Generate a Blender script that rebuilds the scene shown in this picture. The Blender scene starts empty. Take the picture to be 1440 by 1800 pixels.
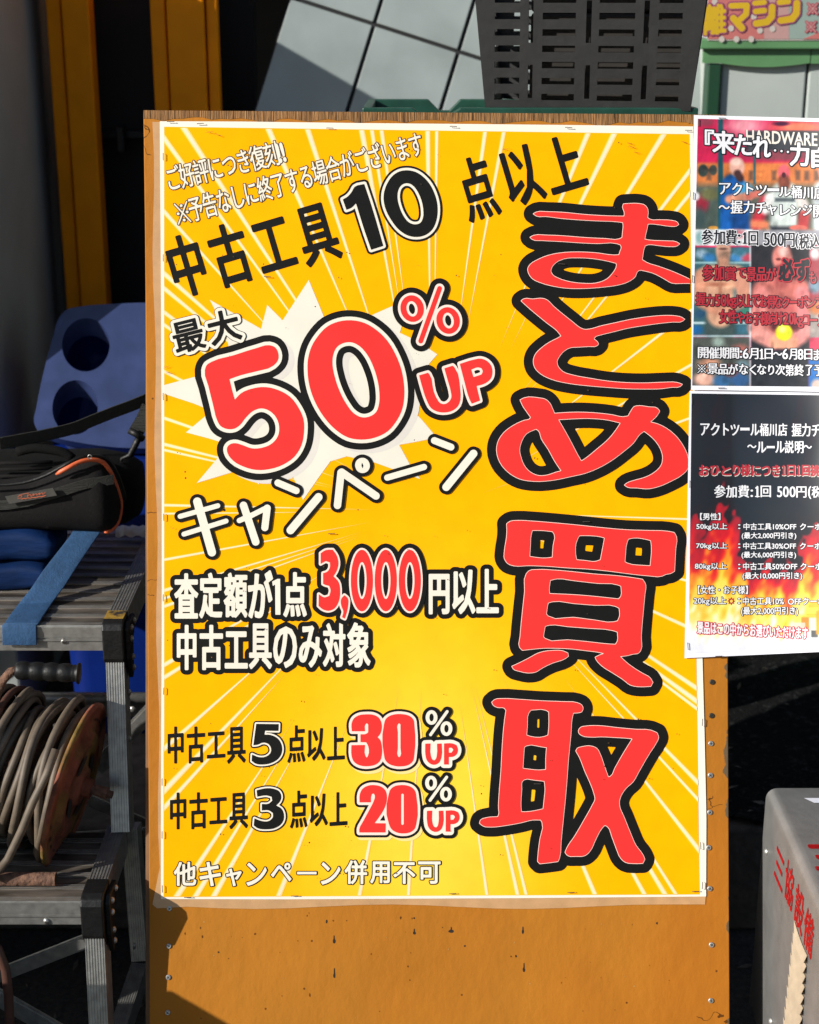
import bpy, math, random
import numpy as np
from mathutils import Vector, Matrix
from mathutils.geometry import delaunay_2d_cdt
random.seed(7); np.random.seed(7)
R_ = math.radians
scn = bpy.context.scene
COL = scn.collection

# ---------------------------------------------------------------- camera, sky, sun, exposure
F_PX = 2770.0
PITCH = R_(18.5)
CAM = Vector((0, 0, 1.69))
FWD = Vector((0, math.cos(PITCH), -math.sin(PITCH)))
RGT = Vector((1, 0, 0))
UPV = Vector((0, math.sin(PITCH), math.cos(PITCH)))
cd = bpy.data.cameras.new('camera'); co = bpy.data.objects.new('camera', cd); COL.objects.link(co)
cd.sensor_fit = 'HORIZONTAL'; cd.sensor_width = 36; cd.lens = F_PX/1440*36
cd.clip_end = 500; cd.clip_start = 0.05
co.location = CAM; co.rotation_euler = (math.pi/2-PITCH, 0, 0)
cd.dof.use_dof = True; cd.dof.focus_distance = 2.42; cd.dof.aperture_fstop = 5.2
scn.camera = co

TO_SUN = Vector((-1, -.58, .55)).normalized()
SUN_EL = math.asin(TO_SUN.z); SUN_ROT = math.atan2(TO_SUN.x, TO_SUN.y)
w = bpy.data.worlds.new('World'); scn.world = w; w.use_nodes = True
nt = w.node_tree; bg = nt.nodes['Background']
sky = nt.nodes.new('ShaderNodeTexSky'); sky.sky_type = 'NISHITA'; sky.sun_disc = False
sky.sun_elevation = SUN_EL; sky.sun_rotation = SUN_ROT % (2*math.pi)
nt.links.new(sky.outputs[0], bg.inputs[0]); bg.inputs[1].default_value = 0.09
sd = bpy.data.lights.new('sun', 'SUN'); sd.energy = 5.0; sd.angle = R_(0.5); sd.color = (1, .965, .90)
so = bpy.data.objects.new('sun', sd); COL.objects.link(so); so.location = (-6, -4, 5)
so.rotation_euler = TO_SUN.to_track_quat('Z', 'Y').to_euler()
scn.view_settings.view_transform = 'Standard'; scn.view_settings.look = 'None'
scn.view_settings.exposure = 0.42; scn.view_settings.gamma = 1
scn.cycles.max_bounces = 6

# ---------------------------------------------------------------- helpers
def ray(px, py): return FWD + RGT*((px-720)/F_PX) + UPV*((900-py)/F_PX)
def W(px, py, Y): d = ray(px, py); return CAM + d*(Y/d.y)
def WZ(px, py, z): d = ray(px, py); return CAM + d*((z-CAM.z)/d.z)
def WX(px, py, x): d = ray(px, py); return CAM + d*(x/d.x)
DB = 2.43                                   # the sign board's plane
def B(px, py, n=0.0): return CAM + ray(px, py)*(DB-n)
NRM = -FWD
BROT = Matrix((RGT, UPV, NRM)).transposed()

def lin(c):
    c = c/255.0
    return c/12.92 if c <= .04045 else ((c+.055)/1.055)**2.4
def rgb(r, g, b, k=1.0): return (lin(r)*k, lin(g)*k, lin(b)*k, 1)

class Mesh:
    def __init__(s): s.v = []; s.f = []; s.m = []
    def add(s, vs, fs, mi=0):
        o = len(s.v); s.v += [Vector(p) for p in vs]
        for f in fs: s.f.append([i+o for i in f]); s.m.append(mi)
    def box(s, a, b, mi=0):
        x0, y0, z0 = a; x1, y1, z1 = b
        s.add([(x0,y0,z0),(x1,y0,z0),(x1,y1,z0),(x0,y1,z0),(x0,y0,z1),(x1,y0,z1),(x1,y1,z1),(x0,y1,z1)],
              [(0,3,2,1),(4,5,6,7),(0,1,5,4),(1,2,6,5),(2,3,7,6),(3,0,4,7)], mi)
    def prism(s, prof, off, mi=0):
        n = len(prof); a = [Vector(p) for p in prof]; o = Vector(off)
        s.add(a+[p+o for p in a], [list(range(n))[::-1], list(range(n, 2*n))]+[(i, (i+1) % n, (i+1) % n+n, i+n) for i in range(n)], mi)
    def tube(s, pts, r, n=10, mi=0, cap=True, closed=False):
        pts = [Vector(p) for p in pts]; k = len(pts)
        rs = r if isinstance(r, (list, tuple)) else [r]*k
        o = len(s.v); prev = None
        for i, p in enumerate(pts):
            if closed: t = pts[(i+1) % k]-pts[i-1]
            else: t = pts[min(i+1, k-1)]-pts[max(i-1, 0)]
            t.normalize()
            if prev is None:
                a = Vector((0, 0, 1)) if abs(t.z) < .9 else Vector((1, 0, 0)); u = t.cross(a).normalized()
            else:
                u = (prev-t*prev.dot(t)).normalized()
            prev = u; q = t.cross(u)
            for j in range(n):
                an = 2*math.pi*j/n
                s.v.append(p+(u*math.cos(an)+q*math.sin(an))*rs[i])
        for i in range(k if closed else k-1):
            i2 = (i+1) % k
            for j in range(n):
                j2 = (j+1) % n
                s.f.append([o+i*n+j, o+i*n+j2, o+i2*n+j2, o+i2*n+j]); s.m.append(mi)
        if cap and not closed:
            s.f.append([o+j for j in range(n)][::-1]); s.m.append(mi)
            s.f.append([o+(k-1)*n+j for j in range(n)]); s.m.append(mi)
    def grid(s, rows, mi=0, closed=False, capends=False):
        o = len(s.v); n = len(rows[0])
        for r in rows: s.v += [Vector(p) for p in r]
        for i in range(len(rows)-1):
            for j in range(n if closed else n-1):
                j2 = (j+1) % n
                s.f.append([o+i*n+j, o+i*n+j2, o+(i+1)*n+j2, o+(i+1)*n+j]); s.m.append(mi)
        if capends:
            s.f.append([o+j for j in range(n)][::-1]); s.m.append(mi)
            s.f.append([o+(len(rows)-1)*n+j for j in range(n)]); s.m.append(mi)
    def dome(s, c, nrm, r, h=None, n=10, mi=0):
        c = Vector(c); z = Vector(nrm).normalized(); h = h or r*.5
        a = Vector((0, 0, 1)) if abs(z.z) < .9 else Vector((1, 0, 0)); u = z.cross(a).normalized(); q = z.cross(u)
        rows = []
        for t in (0, .4, .75, 1):
            rr = r*math.cos(t*math.pi/2*.98); hh = h*math.sin(t*math.pi/2)
            rows.append([c+(u*math.cos(2*math.pi*j/n)+q*math.sin(2*math.pi*j/n))*rr+z*hh for j in range(n)])
        s.grid(rows, mi, closed=True); o = len(s.v)
        s.f.append([o-n+j for j in range(n)]); s.m.append(mi)

BASE = {}
def link(name, me, parent):
    o = bpy.data.objects.new(name, me); COL.objects.link(o)
    if parent is not None: o.parent = parent
    return o
def build(m, name, mats, parent=None, smooth=False, base=None, bevel=0, cols=None, autos=None):
    base = Vector(base) if base is not None else (BASE[parent.name] if parent is not None else Vector((0, 0, 0)))
    me = bpy.data.meshes.new(name)
    me.from_pydata([tuple(p-base) for p in m.v], [], m.f)
    if not isinstance(mats, (list, tuple)): mats = [mats]
    for x in mats: me.materials.append(x)
    if len(mats) > 1: me.polygons.foreach_set('material_index', m.m)
    if smooth: me.polygons.foreach_set('use_smooth', [True]*len(me.polygons))
    if cols is not None:
        at = me.color_attributes.new('print', 'FLOAT_COLOR', 'POINT')
        at.data.foreach_set('color', np.asarray(cols, dtype=np.float32).ravel())
    me.validate(); me.update()
    o = link(name, me, parent)
    if parent is None: o.location = base
    BASE[o.name] = base
    if bevel:
        b = o.modifiers.new('bevel', 'BEVEL'); b.width = bevel; b.segments = 2; b.limit_method = 'ANGLE'; b.angle_limit = R_(40)
    if autos: 
        me.polygons.foreach_set('use_smooth', [True]*len(me.polygons)); me.set_sharp_from_angle(angle=R_(autos))
    return o
def thing(name, label, cat, base, group=None):
    o = bpy.data.objects.new(name, None); COL.objects.link(o); o.location = base; o.empty_display_size = .05
    o['label'] = label; o['category'] = cat
    if group: o['group'] = group
    BASE[o.name] = Vector(base); return o
def tag(o, label, cat, group=None):
    o['label'] = label; o['category'] = cat
    if group: o['group'] = group
    return o
def structure(o, kind='structure'): o['kind'] = kind; return o

# ---------------------------------------------------------------- materials
def mat(name, c, rough=.5, metal=0, var=.15, scale=8, bump=0, bscale=None, spec=.5, stretch=None, c2=None, thr=None, coat=0, attr=False, specks=0, detail=4, ripple=0):
    m = bpy.data.materials.new(name); m.use_nodes = True
    t = m.node_tree; N = t.nodes; L = t.links; p = N['Principled BSDF']
    p.inputs['Roughness'].default_value = rough; p.inputs['Metallic'].default_value = metal
    p.inputs['Specular IOR Level'].default_value = spec; p.inputs['Coat Weight'].default_value = coat
    p.inputs['Coat Roughness'].default_value = .12
    tc = N.new('ShaderNodeTexCoord'); vec = tc.outputs['Object']
    if stretch:
        mp = N.new('ShaderNodeMapping'); mp.inputs['Scale'].default_value = stretch
        L.new(vec, mp.inputs[0]); vec = mp.outputs[0]
    nz = N.new('ShaderNodeTexNoise'); nz.inputs['Scale'].default_value = scale; nz.inputs['Detail'].default_value = detail
    L.new(vec, nz.inputs['Vector'])
    if attr:
        at = N.new('ShaderNodeAttribute'); at.attribute_name = 'print'; cin = at.outputs['Color']
    else:
        rg = N.new('ShaderNodeRGB'); rg.outputs[0].default_value = c; cin = rg.outputs[0]
    if c2 is not None:
        rp = N.new('ShaderNodeMapRange'); a, b = thr or (.45, .6)
        rp.inputs['From Min'].default_value = a; rp.inputs['From Max'].default_value = b
        L.new(nz.outputs['Fac'], rp.inputs['Value'])
        mx = N.new('ShaderNodeMix'); mx.data_type = 'RGBA'
        L.new(rp.outputs[0], mx.inputs['Factor']); L.new(cin, mx.inputs['A']); mx.inputs['B'].default_value = c2
        cin = mx.outputs['Result']
    if var:
        nv = N.new('ShaderNodeTexNoise'); nv.inputs['Scale'].default_value = scale*2.3; nv.inputs['Detail'].default_value = 6
        L.new(vec, nv.inputs['Vector'])
        mr = N.new('ShaderNodeMapRange'); mr.inputs['From Min'].default_value = .3; mr.inputs['From Max'].default_value = .7
        mr.inputs['To Min'].default_value = 1-var; mr.inputs['To Max'].default_value = 1+var*.6
        L.new(nv.outputs['Fac'], mr.inputs['Value'])
        vm = N.new('ShaderNodeVectorMath'); vm.operation = 'SCALE'
        L.new(cin, vm.inputs[0]); L.new(mr.outputs[0], vm.inputs['Scale']); cin = vm.outputs[0]
    if specks:
        vn = N.new('ShaderNodeTexVoronoi'); vn.inputs['Scale'].default_value = 55
        L.new(tc.outputs['Object'], vn.inputs['Vector'])
        n2 = N.new('ShaderNodeTexNoise'); n2.inputs['Scale'].default_value = 23; L.new(tc.outputs['Object'], n2.inputs['Vector'])
        th = N.new('ShaderNodeMapRange'); th.inputs['From Min'].default_value = .52; th.inputs['From Max'].default_value = .75
        th.inputs['To Min'].default_value = 0; th.inputs['To Max'].default_value = specks
        L.new(n2.outputs['Fac'], th.inputs['Value'])
        lt = N.new('ShaderNodeMath'); lt.operation = 'LESS_THAN'; L.new(vn.outputs['Distance'], lt.inputs[0]); L.new(th.outputs[0], lt.inputs[1])
        mx = N.new('ShaderNodeMix'); mx.data_type = 'RGBA'; L.new(lt.outputs[0], mx.inputs['Factor']); L.new(cin, mx.inputs['A'])
        mx.inputs['B'].default_value = (.05, .03, .015, 1); cin = mx.outputs['Result']
    L.new(cin, p.inputs['Base Color'])
    if ripple:
        nr = N.new('ShaderNodeTexNoise'); nr.inputs['Scale'].default_value = 3.2; nr.inputs['Detail'].default_value = 1.5; L.new(tc.outputs['Object'], nr.inputs['Vector'])
        bp = N.new('ShaderNodeBump'); bp.inputs['Strength'].default_value = 1; bp.inputs['Distance'].default_value = ripple
        L.new(nr.outputs['Fac'], bp.inputs['Height']); L.new(bp.outputs[0], p.inputs['Normal'])
    if bump:
        nb = N.new('ShaderNodeTexNoise'); nb.inputs['Scale'].default_value = bscale or scale*4; nb.inputs['Detail'].default_value = 5
        L.new(vec, nb.inputs['Vector'])
        bp = N.new('ShaderNodeBump'); bp.inputs['Strength'].default_value = bump; bp.inputs['Distance'].default_value = .01
        L.new(nb.outputs['Fac'], bp.inputs['Height']); L.new(bp.outputs[0], p.inputs['Normal'])
    return m

K = .86
M_red = mat('printed_red', rgb(250, 50, 47, K), .6, spec=.15, ripple=.007, var=.05, specks=.05)
M_blk = mat('printed_black', rgb(30, 30, 29, .45), .6, var=.12, scale=30, spec=.12, ripple=.007)
M_crm = mat('printed_cream', rgb(247, 238, 220, .74), .6, spec=.15, ripple=.007, var=.04, specks=.05)
M_pnk = mat('printed_pale_rim', rgb(252, 226, 212, .78), .6, spec=.15, ripple=.007, var=.03)
M_star = mat('printed_star', rgb(243, 237, 220, .72), .6, spec=.15, ripple=.007, var=.05, specks=.10)
M_gry = mat('printed_grey', rgb(222, 215, 205, .8), .6, spec=.15, ripple=.007, var=.04)
M_ray = mat('printed_ray', rgb(252, 230, 194, .76), .6, spec=.15, ripple=.007, var=.04)
M_ray3 = mat('printed_ray_middle', rgb(254, 218, 140, .84), .6, spec=.15, ripple=.007, var=.04)
M_ray2 = mat('printed_ray_edge', rgb(255, 200, 68, .84), .6, spec=.15, ripple=.007, var=.04)
M_brn = mat('printed_brown_line', rgb(70, 48, 15, .8), .55, var=.05)
M_yel = mat('printed_yellow', (1, 1, 1, 1), .7, spec=.04, ripple=.007, var=.05, scale=12, attr=True, specks=.12)
M_sheet = mat('poster_paper', rgb(247, 240, 224, .76), .6, spec=.15, ripple=.007, var=.03)
M_film = mat('laminate_film', rgb(206, 160, 112, .75), .3, var=.12, scale=20)
M_white = mat('white_paper', rgb(236, 236, 244, .80), .45, var=.02)
M_pic = mat('photo_print', (1, 1, 1, 1), .3, var=.03, scale=40, attr=True, coat=.15)
M_picg = mat('glossy_print', (1, 1, 1, 1), .3, var=.03, scale=40, attr=True, coat=1, ripple=.05)
M_picg.node_tree.nodes['Principled BSDF'].inputs['Coat IOR'].default_value = 1.55
M_txw = mat('printed_white', rgb(236, 236, 240, .76), .4, var=.02)
M_txk = mat('printed_ink', rgb(22, 24, 30, .8), .4, var=.02)
M_txr = mat('printed_dark_red', rgb(178, 36, 50, .75), .45, var=.05)
M_txr2 = mat('printed_crimson', rgb(200, 25, 60, .85), .4, var=.05)
M_staple = mat('staple_steel', (.09, .085, .08, 1), .45, metal=.5, var=.2)
M_screw = mat('screw_zinc', (.42, .42, .40, 1), .45, metal=.7, var=.3, scale=200)
M_screwd = mat('screw_dark', (.05, .045, .035, 1), .5, metal=.5, var=.3, scale=200)
M_hole = mat('dark_hole', (.012, .009, .006, 1), .9, var=0)
M_wood = mat('raw_plywood_edge', rgb(164, 120, 76, .68), .8, spec=.15, var=.4, scale=26, stretch=(9, 1, .5), bump=.5, bscale=40, c2=rgb(104, 72, 44, .7), thr=(.48, .7))
M_alu = mat('aluminium', (.36, .35, .325, 1), .42, metal=.75, var=.25, scale=30, bump=.05)
M_alud = mat('worn_aluminium_tread', (.16, .135, .11, 1), .5, metal=.5, var=.35, scale=18, c2=(.05, .04, .03, 1), thr=(.46, .62), bump=.06, stretch=(.5, 2, 2))
M_blkp = mat('black_plastic', (.0055, .0055, .0055, 1), .5, spec=.3, var=.3, scale=30, bump=.12)
M_yelcap = mat('worn_yellow_paint', rgb(190, 150, 60, .6), .55, var=.3, scale=40, c2=(.03, .025, .02, 1), thr=(.55, .63))
M_rust = mat('rusty_painted_steel', rgb(128, 74, 56, .9), .75, spec=.2, var=.55, scale=11, c2=rgb(122, 98, 50, .8), thr=(.46, .6), bump=.5, bscale=45)
M_rust2 = mat('rusty_pipe', rgb(120, 85, 65, .7), .85, var=.5, scale=40, bump=.5, bscale=120)
M_cable = mat('grey_cable', rgb(108, 94, 78, .7), .6, var=.3, scale=25)
M_cabled = mat('red_brown_cable', rgb(90, 55, 42, .7), .6, var=.3, scale=25)
M_bagf = mat('black_bag_fabric', (.0065, .0055, .0055, 1), .9, var=.3, scale=60, spec=.2, bump=.25, bscale=500)
M_bagd = mat('black_mesh_fabric', (.003, .003, .003, 1), .9, var=.3, scale=60, spec=.15, bump=.2, bscale=400)
M_org = mat('orange_piping', rgb(225, 105, 60, .8), .5, var=.1)
M_patch = mat('grey_label_patch', (.05, .047, .04, 1), .6, var=.2, scale=60)
M_web = mat('black_webbing', (.016, .016, .012, 1), .8, var=.25, scale=40, stretch=(.2, 6, 6), bump=.6, bscale=120)
M_bclo = mat('blue_tarp_cloth', rgb(4, 50, 108, .42), .7, spec=.15, var=.3, scale=14, bump=.45, bscale=22, stretch=(.5, 1, 2))
M_bweb = mat('blue_webbing', rgb(52, 88, 128, .7), .75, var=.2, scale=40, bump=.15, bscale=300, spec=.25)
M_binl = mat('blue_bin_lid', rgb(66, 80, 128, .55), .3, var=.22, scale=9, bump=.05)
M_binb = mat('blue_bin_body', rgb(6, 45, 140, .6), .4, var=.15, scale=6)
M_wallg = mat('grey_cabinet_paint', rgb(170, 176, 176, .7), .45, var=.1, scale=4)
M_post = mat('orange_post_paint', rgb(240, 140, 0, .95), .5, spec=.12, var=.12, scale=5)
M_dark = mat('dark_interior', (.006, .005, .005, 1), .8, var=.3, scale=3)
M_tile = mat('grey_tile', rgb(170, 180, 178, .62), .45, var=.14, scale=3.5, bump=.03)
M_joint = mat('dark_joint', (.01, .01, .011, 1), .8, var=.1)
M_bask = mat('black_basket_plastic', (.017, .017, .017, 1), .5, var=.2, scale=14, bump=.08, bscale=50)
M_grn = mat('dark_green_plastic', (.010, .055, .036, 1), .4, var=.3, scale=12)
M_grn2 = mat('green_painted_metal', rgb(112, 166, 112, .62), .4, var=.15, scale=4)
M_grn3 = mat('dark_green_metal', rgb(36, 84, 56, .55), .4, var=.15, scale=4)
M_panel = mat('pale_grey_panel', rgb(200, 208, 202, .68), .4, var=.1, scale=3)
M_gen = mat('grey_machine_casing', rgb(140, 139, 137, .60), .5, var=.16, scale=9, bump=.08, bscale=80)
M_fin = mat('cream_louvre', rgb(205, 190, 165, .6), .5, var=.15, scale=20)
M_genr = mat('red_brush_paint', rgb(185, 20, 26, .6), .6, spec=.15, var=.2, scale=60)
M_asph = mat('asphalt', (.05, .044, .038, 1), .9, var=.45, scale=40, bump=.8, bscale=160, c2=(.075, .062, .05, 1), thr=(.55, .75))
M_conc = mat('dark_concrete', (.10, .082, .066, 1), .9, var=.35, scale=14, bump=.4, bscale=60)
M_rub = mat('black_rubber_mat', (.006, .006, .006, 1), .9, spec=.12, c2=(.032, .032, .032, 1), thr=(.56, .66), var=.6, scale=70, bump=1, bscale=150)
M_leaf = mat('dry_leaf', (.16, .13, .10, 1), .8, var=.5, scale=30)
M_plw = mat('white_plastic_film', (.5, .52, .58, 1), .4, var=.15, scale=30)
M_lumb = mat('hidden_lumber', rgb(150, 110, 70, .6), .7, var=.3, scale=10)

def ochre():
    m = mat('ochre_painted_plywood', rgb(203, 130, 41, .64), .62, spec=.12, var=.09, scale=4, bump=.12, bscale=60, stretch=(1, 1, .55), c2=rgb(192, 118, 34, .66), thr=(.38, .68), detail=8)
    t = m.node_tree; N = t.nodes; L = t.links; p = N['Principled BSDF']
    old = p.inputs['Base Color'].links[0].from_socket
    tc = N.new('ShaderNodeTexCoord'); sx = N.new('ShaderNodeSeparateXYZ'); L.new(tc.outputs['Object'], sx.inputs[0])
    # peeling paint along the right hand edge and in the lower right
    nz = N.new('ShaderNodeTexNoise'); nz.inputs['Scale'].default_value = 22; nz.inputs['Detail'].default_value = 6; L.new(tc.outputs['Object'], nz.inputs['Vector'])
    ed = N.new('ShaderNodeMapRange'); ed.inputs['From Min'].default_value = .455; ed.inputs['From Max'].default_value = .497
    ed.inputs['To Min'].default_value = -.35; ed.inputs['To Max'].default_value = .22
    L.new(sx.outputs['X'], ed.inputs['Value'])
    ad = N.new('ShaderNodeMath'); ad.operation = 'ADD'; L.new(ed.outputs[0], ad.inputs[0]); L.new(nz.outputs['Fac'], ad.inputs[1])
    gt = N.new('ShaderNodeMapRange'); gt.inputs['From Min'].default_value = .695; gt.inputs['From Max'].default_value = .72; L.new(ad.outputs[0], gt.inputs['Value'])
    mx = N.new('ShaderNodeMix'); mx.data_type = 'RGBA'; L.new(gt.outputs[0], mx.inputs['Factor']); L.new(old, mx.inputs['A'])
    mx.inputs['B'].default_value = rgb(120, 100, 75, .6)
    # thin cracks and dirt flecks
    vo = N.new('ShaderNodeTexVoronoi'); vo.feature = 'DISTANCE_TO_EDGE'; vo.inputs['Scale'].default_value = 9
    n3 = N.new('ShaderNodeTexNoise'); n3.inputs['Scale'].default_value = 30; L.new(tc.outputs['Object'], n3.inputs['Vector'])
    vm = N.new('ShaderNodeVectorMath'); vm.operation = 'MULTIPLY_ADD'; L.new(n3.outputs['Color'], vm.inputs[0]); vm.inputs[1].default_value = (.06, .06, .06)
    L.new(tc.outputs['Object'], vm.inputs[2]); L.new(vm.outputs[0], vo.inputs['Vector'])
    lt = N.new('ShaderNodeMath'); lt.operation = 'LESS_THAN'; L.new(vo.outputs[0], lt.inputs[0]); lt.inputs[1].default_value = .006
    n4 = N.new('ShaderNodeTexNoise'); n4.inputs['Scale'].default_value = 5; L.new(tc.outputs['Object'], n4.inputs['Vector'])
    g4 = N.new('ShaderNodeMath'); g4.operation = 'GREATER_THAN'; L.new(n4.outputs['Fac'], g4.inputs[0]); g4.inputs[1].default_value = .60
    mu = N.new('ShaderNodeMath'); mu.operation = 'MULTIPLY'; L.new(lt.outputs[0], mu.inputs[0]); L.new(g4.outputs[0], mu.inputs[1])
    mx2 = N.new('ShaderNodeMix'); mx2.data_type = 'RGBA'; L.new(mu.outputs[0], mx2.inputs['Factor']); L.new(mx.outputs['Result'], mx2.inputs['A'])
    mx2.inputs['B'].default_value = rgb(110, 66, 22, .6)
    sp = N.new('ShaderNodeTexVoronoi'); sp.inputs['Scale'].default_value = 28; L.new(tc.outputs['Object'], sp.inputs['Vector'])
    l2 = N.new('ShaderNodeMath'); l2.operation = 'LESS_THAN'; L.new(sp.outputs['Distance'], l2.inputs[0]); l2.inputs[1].default_value = .05
    mx3 = N.new('ShaderNodeMix'); mx3.data_type = 'RGBA'; L.new(l2.outputs[0], mx3.inputs['Factor']); L.new(mx2.outputs['Result'], mx3.inputs['A'])
    mx3.inputs['B'].default_value = rgb(120, 70, 25, .7)
    L.new(mx3.outputs['Result'], p.inputs['Base Color'])
    return m
M_och = ochre()
M_chip = mat('brown_paint_chip', rgb(118, 70, 24, .7), .7, spec=.1)
M_chipl = mat('pale_paint_chip', rgb(214, 170, 110, .6), .7, spec=.1)
# ---------------------------------------------------------------- flat lettering: signed distance fields turned into outlines
def segs_of(loops):
    s = []
    for l in loops:
        a = np.asarray(l, float); b = np.roll(a, -1, 0); s.append(np.hstack([a, b]))
    return np.vstack(s)
def smooth_loop(pts, sub=3, corner=48):
    P = np.asarray(pts, float); n = len(P); out = []
    d = np.roll(P, -1, 0)-P; ln = np.linalg.norm(d, axis=1)+1e-9; u = d/ln[:, None]
    cosang = np.sum(np.roll(u, 1, 0)*u, 1); sharp = cosang < math.cos(R_(corner))
    T = np.zeros_like(P)
    for i in range(n):
        if not sharp[i]:
            t = u[i-1]*ln[i]+u[i]*ln[i-1]; T[i] = t/(np.linalg.norm(t)+1e-9)
    for i in range(n):
        j = (i+1) % n; a, b = P[i], P[j]; L = ln[i]
        ta = (u[i] if sharp[i] else T[i])*L; tb = (u[i] if sharp[j] else T[j])*L
        for k in range(sub):
            t = k/sub; h00 = 2*t**3-3*t**2+1; h10 = t**3-2*t**2+t; h01 = -2*t**3+3*t**2; h11 = t**3-t**2
            out.append(h00*a+h10*ta+h01*b+h11*tb)
    return np.array(out)
def poly(loops, ox=0, oy=0, s=1, smooth=True, corner=48):
    r = []
    for l in loops:
        a = np.asarray(l, float)
        if smooth: a = smooth_loop(a, 3, corner)
        r.append(a/s+np.array([ox, oy]))
    return ('poly', r, 0.0)
def stroke(pts, r, ox=0, oy=0, s=1):
    return ('stroke', np.asarray(pts, float)/s+np.array([ox, oy]), r)
def ell(cx, cy, rx, ry, rot=0, n=40):
    t = np.linspace(0, 2*np.pi, n, endpoint=False); c, s_ = math.cos(rot), math.sin(rot)
    x = rx*np.cos(t); y = ry*np.sin(t)
    return np.stack([cx+x*c-y*s_, cy+x*s_+y*c], 1)
def dist_prim(pr, X, Y):
    kind, g, r = pr
    P = np.stack([X.ravel(), Y.ravel()], 1)
    if kind == 'poly': S = segs_of(g)
    else:
        a = np.asarray(g); S = np.hstack([a[:-1], a[1:]])
    A = S[:, :2]; Bv = S[:, 2:]-A; L2 = np.sum(Bv*Bv, 1)+1e-12
    out = np.empty(len(P)); ins = np.zeros(len(P), bool)
    ch = max(1, int(1.5e6//max(1, len(S))))
    for i in range(0, len(P), ch):
        p = P[i:i+ch]; px = p[:, :1]; py = p[:, 1:]
        t = np.clip(((px-A[:, 0])*Bv[:, 0]+(py-A[:, 1])*Bv[:, 1])/L2, 0, 1)
        dx = px-A[:, 0]-t*Bv[:, 0]; dy = py-A[:, 1]-t*Bv[:, 1]
        out[i:i+ch] = np.sqrt(np.min(dx*dx+dy*dy, 1))
        if kind == 'poly':
            y0 = S[:, 1]; y1 = S[:, 3]; x0 = S[:, 0]; x1 = S[:, 2]
            c = ((y0 > py) != (y1 > py)) & (px < (x1-x0)*(py-y0)/(y1-y0+1e-12)+x0)
            ins[i:i+ch] = np.sum(c, 1) % 2 == 1
    if kind == 'poly': out = np.where(ins, -out, out)-r
    else: out = out-r
    return out.reshape(X.shape)
def bbox(pr):
    kind, g, r = pr; a = np.vstack(g) if kind == 'poly' else np.asarray(g); e = max(r, 0)
    return a[:, 0].min()-e, a[:, 1].min()-e, a[:, 0].max()+e, a[:, 1].max()+e
def field(prims, pad, h):
    bb = np.array([bbox(p) for p in prims]); x0, y0 = bb[:, 0].min()-pad-3*h, bb[:, 1].min()-pad-3*h
    nx = int((bb[:, 2].max()+pad+3*h-x0)/h)+2; ny = int((bb[:, 3].max()+pad+3*h-y0)/h)+2
    Fd = np.full((ny, nx), 1e3)
    for p, b in zip(prims, bb):
        i0 = max(0, int((b[0]-pad-2*h-x0)/h)); i1 = min(nx, int((b[2]+pad+2*h-x0)/h)+2)
        j0 = max(0, int((b[1]-pad-2*h-y0)/h)); j1 = min(ny, int((b[3]+pad+2*h-y0)/h)+2)
        X, Y = np.meshgrid(x0+h*np.arange(i0, i1), y0+h*np.arange(j0, j1))
        Fd[j0:j1, i0:i1] = np.minimum(Fd[j0:j1, i0:i1], dist_prim(p, X, Y))
    return Fd, x0, y0, h
SEG = {1: [(3, 0)], 2: [(0, 1)], 3: [(3, 1)], 4: [(1, 2)], 5: [(3, 0), (1, 2)], 6: [(0, 2)], 7: [(3, 2)], 8: [(2, 3)], 9: [(2, 0)],
       10: [(0, 1), (2, 3)], 11: [(2, 1)], 12: [(1, 3)], 13: [(1, 0)], 14: [(0, 3)]}
def contours(fd, lvl):
    Fd, x0, y0, h = fd; G = Fd-lvl; G[0, :] = G[-1, :] = 1e3; G[:, 0] = G[:, -1] = 1e3
    I = (G < 0).astype(np.int32); Wd = G.shape[1]
    idx = I[:-1, :-1]+2*I[:-1, 1:]+4*I[1:, 1:]+8*I[1:, :-1]
    adj = {}; pos = {}
    for j, i in np.argwhere((idx > 0) & (idx < 15)):
        j = int(j); i = int(i)
        ek = (2*(j*Wd+i), 2*(j*Wd+i+1)+1, 2*((j+1)*Wd+i), 2*(j*Wd+i)+1)
        ends = (((j, i), (j, i+1)), ((j, i+1), (j+1, i+1)), ((j+1, i), (j+1, i+1)), ((j, i), (j+1, i)))
        for a, b in SEG[int(idx[j, i])]:
            for e in (a, b):
                k = ek[e]
                if k not in pos:
                    (ja, ia), (jb, ib) = ends[e]; ga, gb = G[ja, ia], G[jb, ib]; t = ga/(ga-gb); t = min(max(t, .02), .98)
                    pos[k] = (x0+h*(ia+(ib-ia)*t), y0+h*(ja+(jb-ja)*t))
            adj.setdefault(ek[a], []).append(ek[b]); adj.setdefault(ek[b], []).append(ek[a])
    loops = []; seen = set()
    for k in list(adj):
        if k in seen: continue
        lp = [k]; seen.add(k); cur = k; prev = None
        while True:
            nx = [q for q in adj[cur] if q != prev]
            q = nx[0] if nx else None
            if q is None or q == k or q in seen: break
            lp.append(q); seen.add(q); prev, cur = cur, q
        if len(lp) < 4: continue
        a = np.array([pos[q] for q in lp])
        for _ in range(3):
            n = len(a)
            if n < 9: break
            pv = np.roll(a, 1, 0); nxp = np.roll(a, -1, 0); d = nxp-pv
            dev = np.abs((a[:, 0]-pv[:, 0])*d[:, 1]-(a[:, 1]-pv[:, 1])*d[:, 0])/(np.linalg.norm(d, axis=1)+1e-9)
            rem = (dev < .05*max(h, .6)) & (np.arange(n) % 2 == 1)
            a = a[~rem]
        ar = .5*abs(np.sum(a[:, 0]*np.roll(a[:, 1], -1)-a[:, 1]*np.roll(a[:, 0], -1)))
        if ar > h*h*1.2: loops.append(a)
    return loops
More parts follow.
